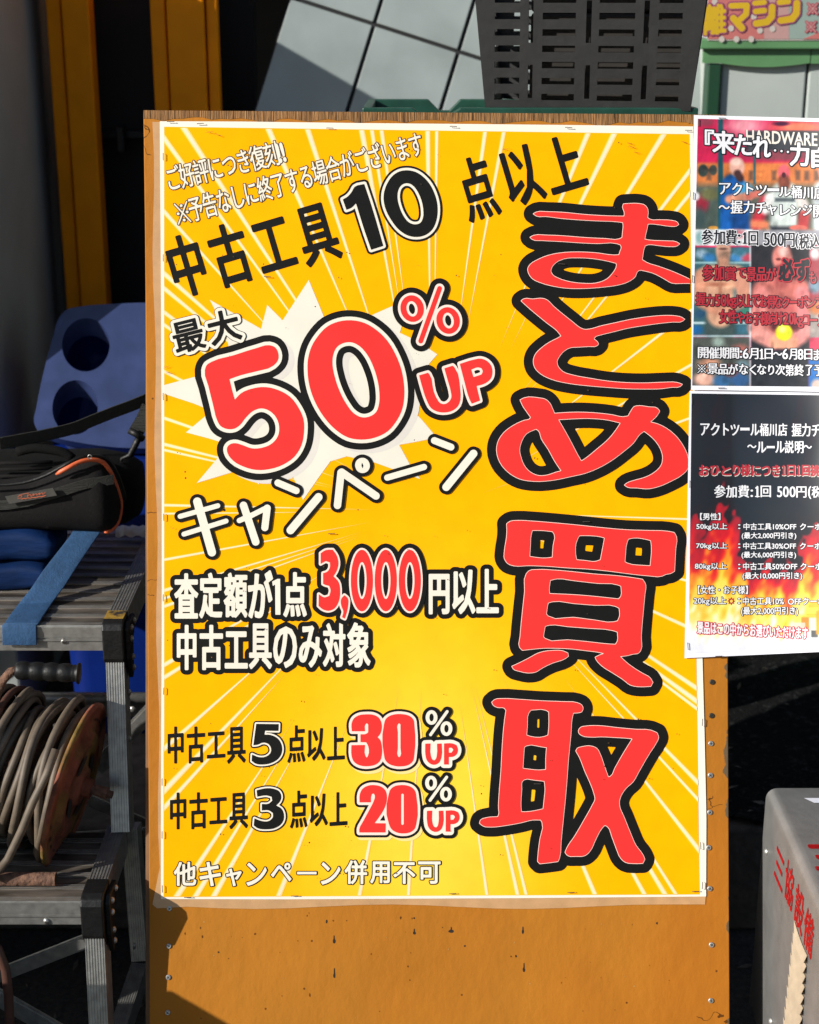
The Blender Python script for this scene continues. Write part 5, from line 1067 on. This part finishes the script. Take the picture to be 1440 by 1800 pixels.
flat('diagonal_brace', W(165, 1650, 2.14), W(-60, 1738, 2.14), .024)
flat('lower_brace', W(-20, 1745, 2.10), W(115, 1822, 2.10), .03)
flat('step_back_bar', W(120, 1478, 2.34), W(290, 1466, 2.34), .028)
flat('diagonal_brace', W(150, 1405, 2.40), W(290, 1465, 2.40), .022)
for px, py in ((233, 1247), (246, 1459)):
    m = Mesh(); c = W(px, py, 2.50 if py < 1300 else 2.335); m.dome(c, (0, -1, 0), .006, .003); build(m, 'rivet', M_alu, lad, smooth=True)

# ---------------------------------------------------------------- rusty cable reel on the lower step
reel = thing('cable_reel', 'rusty old cable reel full of grey cable on the lower step', 'cable reel', (-.6, 2.15, Z1))
dc = W(130, 1378, 2.222); ax = Vector((.955, -.13, -.235)).normalized()
uu = Vector((0, 0, 1)); uu = (uu-ax*uu.dot(ax)).normalized(); vv = ax.cross(uu); RD = .1325
def rp(a, r, h): return dc+(uu*math.cos(a)+vv*math.sin(a))*r+ax*h
n = 64
prof = [(.012, .016), (.030, .016), (.034, .010), (.058, .006), (.064, .011), (.082, .011), (.088, .004), (.118, .002), (.126, .006), (RD, .0035), (RD, -.002), (.124, .000), (.02, -.003)]
def flange(off, nm):
    m = Mesh(); rows = [[rp(2*math.pi*j/n, r, h+off) for j in range(n)] for r, h in prof]; m.grid(rows, closed=True)
    o = len(m.v); m.f.append(list(range(n))); m.m.append(0); m.f.append([o-n+j for j in range(n)][::-1]); m.m.append(0)
    return build(m, nm, M_rust, reel, smooth=True)
fl1 = flange(0, 'flange'); 
m = Mesh()
for k in range(13):                                    # slots round the rim
    a = R_(100+k*14) if k < 8 else R_(-60+(k-8)*9); c0 = rp(a, .106, .0075)
    t = (rp(a+.01, .106, .0075)-c0).normalized(); r_ = (rp(a, .11, .0075)-c0).normalized()
    m = Mesh(); m.add([c0+t*.006*math.cos(6.283*j/10)+r_*.0022*math.sin(6.283*j/10)-ax*.0030 for j in range(10)], [list(range(10))]); build(m, 'slot', M_hole, fl1, base=BASE[reel.name])
for k in range(4):
    a = R_(20+90*k); c0 = rp(a, .048, .0118); t = (rp(a+.01, .048, .0118)-c0).normalized(); r_ = (rp(a, .052, .0118)-c0).normalized()
    m = Mesh(); m.add([c0+t*.022*math.cos(6.283*j/14)+r_*.010*math.sin(6.283*j/14) for j in range(14)], [list(range(14))]); build(m, 'opening', M_hole, fl1, base=BASE[reel.name])
m = Mesh(); m.tube([dc+ax*.012, dc+ax*.03], .016, 20); build(m, 'hub_collar', M_rust, reel, autos=40)
m = Mesh(); m.tube([dc+ax*.03, dc+ax*.056], [.0085, .0095], 16); m.tube([dc+ax*.056, dc+ax*.064], .006, 12); build(m, 'spindle', M_rust2, reel, autos=40)
m = Mesh(); m.tube([dc-ax*.002, dc-ax*.22], .075, 30); build(m, 'drum', M_rust2, reel, autos=40)
flange(-.225, 'flange')
random.seed(11)
nl = 19
for k in range(nl):                                    # loose turns of cable
    h = -.010-.0118*k; tilt = random.uniform(-.14, .14); ph = random.uniform(0, 6.28); r0 = .108+random.uniform(-.012, .012)+.003*(k % 3)
    m = Mesh(); pts = []
    for j in range(60):
        a = 2*math.pi*j/60; rr = r0*(1+.03*math.sin(2*a+ph)+.05*max(0, math.cos(a))*random.choice((1,))*(.4+.6*(k % 2)))
        pts.append(rp(a, rr, h+tilt*.09*math.sin(a+ph)+.004*math.sin(3*a+ph)))
    m.tube(pts, .0060, 10, closed=True); build(m, 'cable_turn', M_cabled if k in (10, 14) else M_cable, reel, smooth=True)
for k in range(8):                                     # inner layer
    h = -.02-.024*k; m = Mesh(); m.tube([rp(2*math.pi*j/40, .092, h+.010*math.sin(2*math.pi*j/40+k)) for j in range(40)], .0075, 8, closed=True); build(m, 'cable_turn', M_cable, reel, smooth=True)
m = Mesh(); pts = [W(98, 1318, 2.12), W(82, 1362, 2.095), W(58, 1410, 2.08), W(38, 1460, 2.075), W(14, 1510, 2.07), W(-14, 1545, 2.07)]
m.tube(pts, .0062, 10); build(m, 'loose_end', M_cable, reel, smooth=True)
m = Mesh()
gp0, gp1 = W(28, 1178, 2.20), W(140, 1184, 2.20); pts = []; rs = []
for j in range(41):
    t_ = j/40; pts.append(gp0.lerp(gp1, t_)); bump = abs(math.sin(t_*math.pi*4.5)); rs.append(.0125+.0022*bump)
rs[-1] = .0165; rs[-2] = .0165; rs[-3] = .0125; rs[0] = .011
m.tube(pts, rs, 18); grip = build(m, 'grip', M_blkp, reel, smooth=True)
m = Mesh(); m.tube([W(32, 1178, 2.2), W(18, 1181, 2.2), W(6, 1195, 2.2), W(-6, 1222, 2.2), W(-30, 1300, 2.19), W(-70, 1378, 2.2)], .0068, 10); build(m, 'carrying_bar', M_rust2, reel, smooth=True)
m = Mesh(); a = W(-60, 1574, 2.085); b = W(101, 1576, 2.085); a.z = b.z = Z1+.0125; k = 18
m.tube([a, b], .0105, k); m.tube([b-Vector((.004, 0, 0)), b+Vector((.0004, 0, 0))], .0082, k, mi=1)
tag(build(m, 'rusty_pipe', [M_rust2, M_hole], autos=40, base=(a.x, 2.085, Z1)), 'short rusty steel pipe lying on the front of the lower step', 'pipe')
m = Mesh(); m.tube([W(-30, 1640, 2.02), W(-4, 1668, 2.02), W(10, 1705, 2.02), W(15, 1750, 2.02), W(18, 1830, 2.02), W(20, 1990, 2.02)], .0072, 10)
tag(build(m, 'hanging_cable', M_cabled, smooth=True, base=W(18, 1990, 2.02)), 'dark cable hanging down from the lower step at the left edge', 'cable')

# ---------------------------------------------------------------- black tool bag, blue cloth, straps on the platform
bag = thing('tool_bag', 'black padded carry bag with orange piping lying on the platform', 'bag', (-.7, 2.6, Z2))
def loft(secs, n=28, pw=2.6):
    rows = []
    for (x, cy, cz, ry, rz) in secs:
        row = []
        for j in range(n):
            a = 2*math.pi*j/n; c, s_ = math.cos(a), math.sin(a)
            k = (abs(c)**pw+abs(s_)**pw)**(-1/pw); row.append((x, cy+ry*c*k, cz+rz*s_*k))
        rows.append(row)
    return rows
def at(px, py, Y): return W(px, py, Y)
zb_t = at(100, 798, 2.66).z; zb_b = at(200, 936, 2.60).z; cz = (zb_t+zb_b)/2; rz = (zb_t-zb_b)/2
xe = at(257, 870, 2.68).x
m = Mesh(); m.grid(loft([(xe, 2.66, cz, .02, rz*.3), (xe-.006, 2.66, cz, .055, rz*.7), (xe-.03, 2.66, cz, .075, rz*.92), (xe-.08, 2.66, cz+.003, .085, rz), (xe-.16, 2.66, cz, .085, rz*1.02), (xe-.3, 2.66, cz+.002, .085, rz), (xe-.7, 2.66, cz, .085, rz)]), closed=True, capends=True)
build(m, 'main_body', M_bagd, bag, smooth=True)
# front pocket: outline traced, swelling towards the viewer
top = [(-120, 858), (0, 850), (60, 842), (105, 822), (140, 808), (165, 806), (184, 812), (196, 828), (205, 850), (212, 872), (213, 893), (208, 915), (195, 928), (176, 934)]
botl = [(176, 936), (120, 931), (60, 927), (0, 929), (-120, 930)]
tp_ = [at(x, y, 2.52) for x, y in top]
secs = []
for px in list(range(-120, 200, 12))+[200, 206, 210, 212.5]:
    yt = float(np.interp(px, [-120, 0, 60, 105, 140, 165, 184, 196, 205, 210, 213], [858, 852, 843, 822, 808, 806, 812, 828, 850, 868, 885])); yb_ = float(np.interp(px, [-120, 60, 176, 195, 208, 213], [931, 929, 936, 930, 914, 890]))
    a, b = at(px, yt, 2.53), at(px, yb_, 2.53); e = max(.15, min(1, (214-px)/26.0)) ** .5
    secs.append((a.x, 2.545, (a.z+b.z)/2, .062*e, max(.004, (a.z-b.z)/2)))
m = Mesh(); m.grid(loft(secs, 32, 2.3), closed=True, capends=True); fp = build(m, 'front_pocket', M_bagf, bag, smooth=True)
pipe = [(98, 834), (120, 822), (143, 811), (163, 808), (180, 812), (192, 826), (202, 848), (209, 868), (212.5, 885), (211.5, 902), (206, 920), (196, 931), (184, 936), (165, 934)]
m = Mesh(); m.tube([at(x, y, 2.485+(.05*max(0, (x-120)/95) if y < 880 else .05*max(0, (x-160)/55))) for x, y in [tuple(p) for p in smooth_loop(pipe, 3)[:-5]]], [.0012]+[.0038]*(len(smooth_loop(pipe, 3))-7)+[.0014], 10)
build(m, 'piping', M_org, fp, base=BASE[bag.name], smooth=True)
zip_ = [(-40, 852), (40, 849), (80, 836), (110, 820), (142, 804), (166, 802), (188, 808), (203, 826), (213, 850), (219, 872), (218, 890)]
m = Mesh(); m.tube([at(x, y, 2.49+.05*max(0, (x-120)/95)) for x, y in smooth_loop(zip_, 3)[:-4]], .0028, 8); build(m, 'zip', M_blkp, bag, smooth=True)
m = Mesh(); c = at(158, 803, 2.475); m.tube([c+Vector((.0032*math.cos(t_), 0, .0032*math.sin(t_))) for t_ in np.linspace(0, 5.8, 14)], .0009, 6); build(m, 'zip_pull', M_alu, bag, smooth=True)
def ribbon(name, pts, wd, parent, mt, Yf=None, up=None, th=.002):
    """a strap through 3-D points, its width along the given direction at each point"""
    m = Mesh(); P = [Vector(p) for p in pts]; rows = []
    for i, p in enumerate(P):
        t_ = (P[min(i+1, len(P)-1)]-P[max(i-1, 0)]).normalized(); u = Vector(up if not callable(up) else up(i)); u = (u-t_*u.dot(t_)).normalized(); nn = t_.cross(u)
        if nn.y > 0: nn = -nn
        w_ = wd[i] if isinstance(wd, (list, tuple)) else wd
        rows.append([p-u*w_/2, p+u*w_/2, p+u*w_/2-nn*th, p-u*w_/2-nn*th])
    m.grid(rows, closed=True, capends=True); return build(m, name, mt, parent, autos=50)
band = [(-60, 893), (10, 888), (45, 883), (95, 868), (150, 851), (200, 843)]
ribbon('front_band', [at(x, y, 2.478+(.03*max(0, (x-140)/70))) for x, y in band], .016, fp, M_web, up=(0, 0, 1)) and None
bpatch = [at(9, 873, 2.470), at(93, 858, 2.470), at(100, 871, 2.470), at(16, 886, 2.470)]
m = Mesh(); m.prism(bpatch, (0, .002, 0)); lp = build(m, 'label_patch', M_patch, bag)
q9 = 4.8
scr = [stroke([(150, 930), (165, 915), (185, 920), (175, 940), (150, 940)], .35, 0, 680, q9), stroke([(165, 912), (240, 895), (230, 925), (255, 905), (262, 925), (285, 900), (280, 918), (305, 900), (310, 915), (335, 893), (330, 912), (355, 890), (360, 908), (382, 888)], .32, 0, 680, q9), stroke([(180, 948), (200, 940), (215, 945), (235, 936), (255, 940), (275, 932), (300, 935), (325, 926), (350, 928), (385, 916)], .5, 0, 680, q9)]
lettering('label_script', scr, [(0, M_org)], lp, 0, put=lambda x, y, n: W(x, y, 2.4685), h=.4); BASE[lp.name] = BASE[bag.name]
hp = [(30, 794), (60, 788), (85, 790), (115, 797), (135, 812)]
m = Mesh(); m.tube([at(x, y, 2.57) for x, y in smooth_loop(hp, 3)[:-3]], .008, 10); build(m, 'handle', M_bagd, bag, smooth=True)
for k, yy in enumerate((815, 826, 838)):
    m = Mesh(); m.tube([at(-40, yy, 2.565), at(30, yy-1, 2.565), at(92, yy-3, 2.565)], .003, 8); build(m, 'seam', M_bagf, bag, smooth=True)
sp_ = [(-40, 785), (0, 781), (40, 774), (90, 764), (130, 754), (165, 740), (200, 726), (230, 715), (275, 696)]
ribbon('shoulder_strap', [at(x, y-1, 2.56+.0005*max(0, x)) for x, y in [tuple(p) for p in smooth_loop(sp_, 4)[:-4]]], .0225, bag, M_web, up=(0, -.25, 1))
ribbon('strap_end', [at(x, y, 2.64) for x, y in ((262, 715), (252, 738), (240, 758))], .026, bag, M_web, up=(1, 0, .35), th=.004)
m = Mesh(); m.tube([at(228, 757, 2.63), at(240, 763, 2.625), at(252, 772, 2.63)], .0062, 8); build(m, 'strap_buckle', M_blkp, bag, smooth=True)
m = Mesh(); m.tube([at(246, 766, 2.63), at(238, 782, 2.63), at(229, 800, 2.63), at(222, 803, 2.63), at(214, 806, 2.63), at(212, 815, 2.63), at(219, 812, 2.63)], [.0055, .0058, .005, .0035, .0028, .0026, .0022], 8); build(m, 'snap_hook', M_blkp, bag, smooth=True)

cl = thing('blue_tarp_bundle', 'folded dark blue tarpaulin bundle with a webbing strap squeezed under the black bag', 'tarp', (-.75, 2.45, Z2))
for k, (za, zb_, pxe, nm) in enumerate(((.7215, .768, 84, 'lower_fold'), (.7685, .822, 96, 'upper_fold'))):
    secs = []; x1 = at(pxe, 990, 2.47).x
    for i in range(20):
        t_ = i/19; x = -.90+(x1+.90)*t_; e = 1 if i < 17 else (.97, .85, .5)[i-17]
        zz = (za+zb_)/2+.002*math.sin(i*.8+k*2); secs.append((x, 2.525+.006*k+.002*math.sin(i*.9+k), zz, .056-.005*k, (zb_-za)/2*e*(1+.04*math.sin(i*1.3))))
    m = Mesh(); m.grid(loft(secs, 30, 5.5), closed=True, capends=True); build(m, nm, M_bclo, cl, smooth=True)
sp2 = [(W(158, 925, 2.52), (1, .35, .1)), (W(150, 938, 2.505), (1, .35, .1)), (W(128, 968, 2.475), (1, .35, .05)), (W(105, 1000, 2.452), (1, .3, 0)), (W(84, 1032, 2.432), (1, .22, 0)), (WZ(62, 1060, Z2+.008), (1, .12, 0)), (WZ(44, 1085, Z2+.007), (1, .04, 0)), (WZ(38, 1095, Z2+.007), (1, 0, 0))]
ex = WZ(37, 1097, Z2).x; sp2 += [(Vector((ex, Y2f-.004, Z2+.003)), (1, 0, 0)), (Vector((ex, Y2f-.0065, Z2-.006)), (1, 0, 0)), (Vector((ex-.001, Y2f-.0075, Z2-.030)), (1, 0, 0))]
m = Mesh(); rows = []
for i, (p, u) in enumerate(sp2):
    u = Vector(u).normalized()*.0272; rows.append([p-u, p-u*.5, p, p+u*.5, p+u])
m.grid(rows); o = build(m, 'webbing_strap', M_bweb, cl, smooth=True); sm_ = o.modifiers.new('thick', 'SOLIDIFY'); sm_.thickness = .003; sm_.offset = 1
bv_ = o.modifiers.new('soft', 'BEVEL'); bv_.width = .004; bv_.segments = 3
m = Mesh(); rows = []
for i in range(12):
    px = 203+i*6; rows.append([at(px, 924+1.5*math.sin(i*2.1), 2.76), at(px, 935+2*math.sin(i*1.3), 2.72+.004*math.sin(i*2)), at(px, 943+2.5*math.sin(i*1.7), 2.71)])
m.grid(rows); wp = build(m, 'white_plastic_wrap', M_plw, smooth=True, base=at(240, 943, 2.71)); tag(wp, 'scrap of white plastic wrap under the right end of the black bag', 'plastic wrap')

# ---------------------------------------------------------------- blue recycling bin
bin_ = thing('recycling_bin', 'blue recycling bin with two round holes in its sloping lid', 'bin', (-.5, 3.05, ZP))
L0 = W(150, 660, 3.0); ln_ = Vector((.04, -.80, .60)).normalized()
def LP(px, py, n=0): d = ray(px, py); t_ = (L0+ln_*n-CAM).dot(ln_)/d.dot(ln_); return CAM+d*t_
lid = [(330, 536), (255, 532), (200, 534), (140, 539), (116, 545), (103, 560), (95, 585), (80, 640), (64, 715), (60, 742), (66, 756), (85, 765), (140, 778), (200, 786), (255, 788), (330, 786), (388, 770), (394, 745), (380, 640), (370, 560), (355, 543)]
lido = smooth_loop(lid, 4, 70); holes = [ell(151, 606, 42, 47, .1, 40), ell(132, 716, 40, 48, .1, 40)]
m = Mesh(); fill(m, [lido]+holes, lambda x, y: LP(x, y)); dpt = Vector((.0, .030, -.042))
for k, l in enumerate([lido]+holes):
    n = len(l); A = [LP(x, y) for x, y in l]; d_ = dpt if k else -ln_*.03; m.add(A+[p+d_ for p in A], [(i, (i+1) % n, (i+1) % n+n, i+n) for i in range(n)])
build(m, 'lid', M_binl, bin_, autos=50)
xs0 = LP(66, 750).x+.006; xs1 = LP(388, 750).x-.006; yf = LP(200, 784).y+.006; ztop = LP(200, 784).z
m = Mesh(); rows = []
for z, e in ((ZP, .03), (ZP+.02, .018), (ztop-.06, .0), (ztop-.028, 0.0)):
    row = []
    for cx_, cy_, a0 in ((xs0+.05+e, yf+.05+e, 180), (xs1-.05-e, yf+.05+e, 270), (xs1-.05-e, yf+.36-e, 0), (xs0+.05+e, yf+.36-e, 90)):
        for j in range(6): a = R_(a0+90*j/5); row.append((cx_+.05*math.cos(a), cy_+.05*math.sin(a), z))
    rows.append(row)
m.grid(rows, closed=True, capends=True); build(m, 'body', M_binb, bin_, autos=50)
m = Mesh(); bk_ = Vector((0, .16, -.10)); n = len(lido); A = [LP(x, y, -.0305) for x, y in lido]; cen = sum(A, Vector())/n
rows = [[p+(cen-p)*.01 for p in A], [p+(cen-p)*.06+bk_*.8 for p in A], [p+(cen-p)*.25+bk_ for p in A]]
m.grid(rows, closed=True); o = len(m.v); m.f.append([o-n+j for j in range(n)]); m.m.append(0); build(m, 'hood', M_binb, bin_, autos=50)

# ---------------------------------------------------------------- grey machine at the lower right
gen = thing('power_unit', 'grey machine casing with red brushed characters and cream louvres on its side, lower right', 'machine', (.85, 2.1, 0))
GX, GYb, GZ, GZ0 = .555, 2.2, .506, .105
def rect_round(x0, x1, z0, z1, r, k=5):
    o = []
    for cx_, cz_, a0 in ((x1-r, z1-r, 0), (x0+r, z1-r, 90), (x0+r*.6, z0+r*.6, 180), (x1-r*.6, z0+r*.6, 270)):
        rr = r if a0 < 180 else r*.6
        for j in range(k+1): a = R_(a0+90*j/k); o.append((cx_+rr*math.cos(a), cz_+rr*math.sin(a)))
    return o
m = Mesh(); rows = []
for y, ins in ((GYb, .016), (GYb-.004, .006), (GYb-.014, .0), (1.52, 0), (1.505, .012)):
    rows.append([(x, y, z) for x, z in rect_round(GX+ins, 1.03-ins, GZ0+ins, GZ-ins, .017)])
m.grid(rows, closed=True, capends=True); build(m, 'casing', M_gen, gen, autos=35)
for x, y in ((.60, 2.13), (.98, 2.13), (.60, 1.58), (.98, 1.58)):
    m = Mesh(); m.tube([(x, y, 0), (x, y, GZ0+.004)], [.026, .02], 14); build(m, 'rubber_foot', M_blkp, gen, autos=40)
def FX(px, py, n=0): return WX(px, py, GX-.0006-n)
for ch, box in (('三', (1361.5, 1497, 1378.5, 1558)), ('協', (1379, 1517, 1396, 1594)), ('設', (1396.5, 1559, 1414, 1638)), ('備', (1412, 1600, 1431, 1678))):
    c = FX((box[0]+box[2])/2, (box[1]+box[3])/2); dp = (c-CAM).dot(FWD); hh = (box[3]-box[1])*dp/F_PX*1.0
    ya = FX(box[0], (box[1]+box[3])/2).y; yb_ = FX(box[2], (box[1]+box[3])/2).y; W_ = 50; H_ = 62
    pr = glyph_box(ch, (-25, -31, 25, 31), 1.1)
    lettering('brushed_character', [pr], [(0, M_genr)], gen, .0002, put=lambda x, y_, n: Vector((GX-.0006-n, c.y+(yb_-ya)*x/50, c.z-hh*y_/62)), h=.9)
pr = glyph_box('三', (-30, -40, 30, 40), 3); tcn = WZ(1462, 1508, GZ)
lettering('brushed_character', [pr], [(0, M_genr)], gen, 0, put=lambda x, y_, n: Vector((tcn.x+x*.0010, tcn.y-y_*.0009, GZ+.0008)), h=1.2)
rec = [(1396, 1616), (1421, 1682), (1408, 1880), (1368, 1880), (1372, 1830)]
for k in range(12):
    l0 = (1396-2.1*k, 1617+19*k); r0 = (1419-1.4*k, 1680+18.4*k); m = Mesh(); A = []; B_ = []
    for t_ in np.linspace(0, 1, 7):
        x = l0[0]+(r0[0]-l0[0])*t_; y = l0[1]+(r0[1]-l0[1])*t_+5*math.sin(math.pi*t_); th2 = 17.6*min(1, t_*5+.15)*(1 if t_ < .9 else .72)
        A.append(FX(x, y, .0006)); B_.append(FX(x, y+th2, .0012)+Vector((-.005*min(1, t_*4), 0, 0)))
    m.grid([A, B_, [p+Vector((.006, 0, -.001)) for p in B_]]); build(m, 'louvre', M_fin, gen, autos=60)
for px, py in ((1342, 1497), (1350, 1795)):
    m = Mesh(); c = WX(px+6, py, GX); m.dome((GX-.0005, min(c.y, GYb-.02), c.z), (-1, 0, 0), .006, .004); build(m, 'bolt', M_screw, gen, smooth=True)
m = Mesh(); a = WZ(1413, 1401.5, GZ+.001); b = WZ(1440, 1401.5, GZ+.001); c = WZ(1450, 1411, GZ+.001); m.add([(a.x, a.y-.002, GZ+.0008), (b.x+.03, a.y-.002, GZ+.0008), (b.x+.03, c.y, GZ+.0008), (a.x+.012, c.y, GZ+.0008)], [(3, 2, 1, 0)]); build(m, 'sticker', M_white, gen)
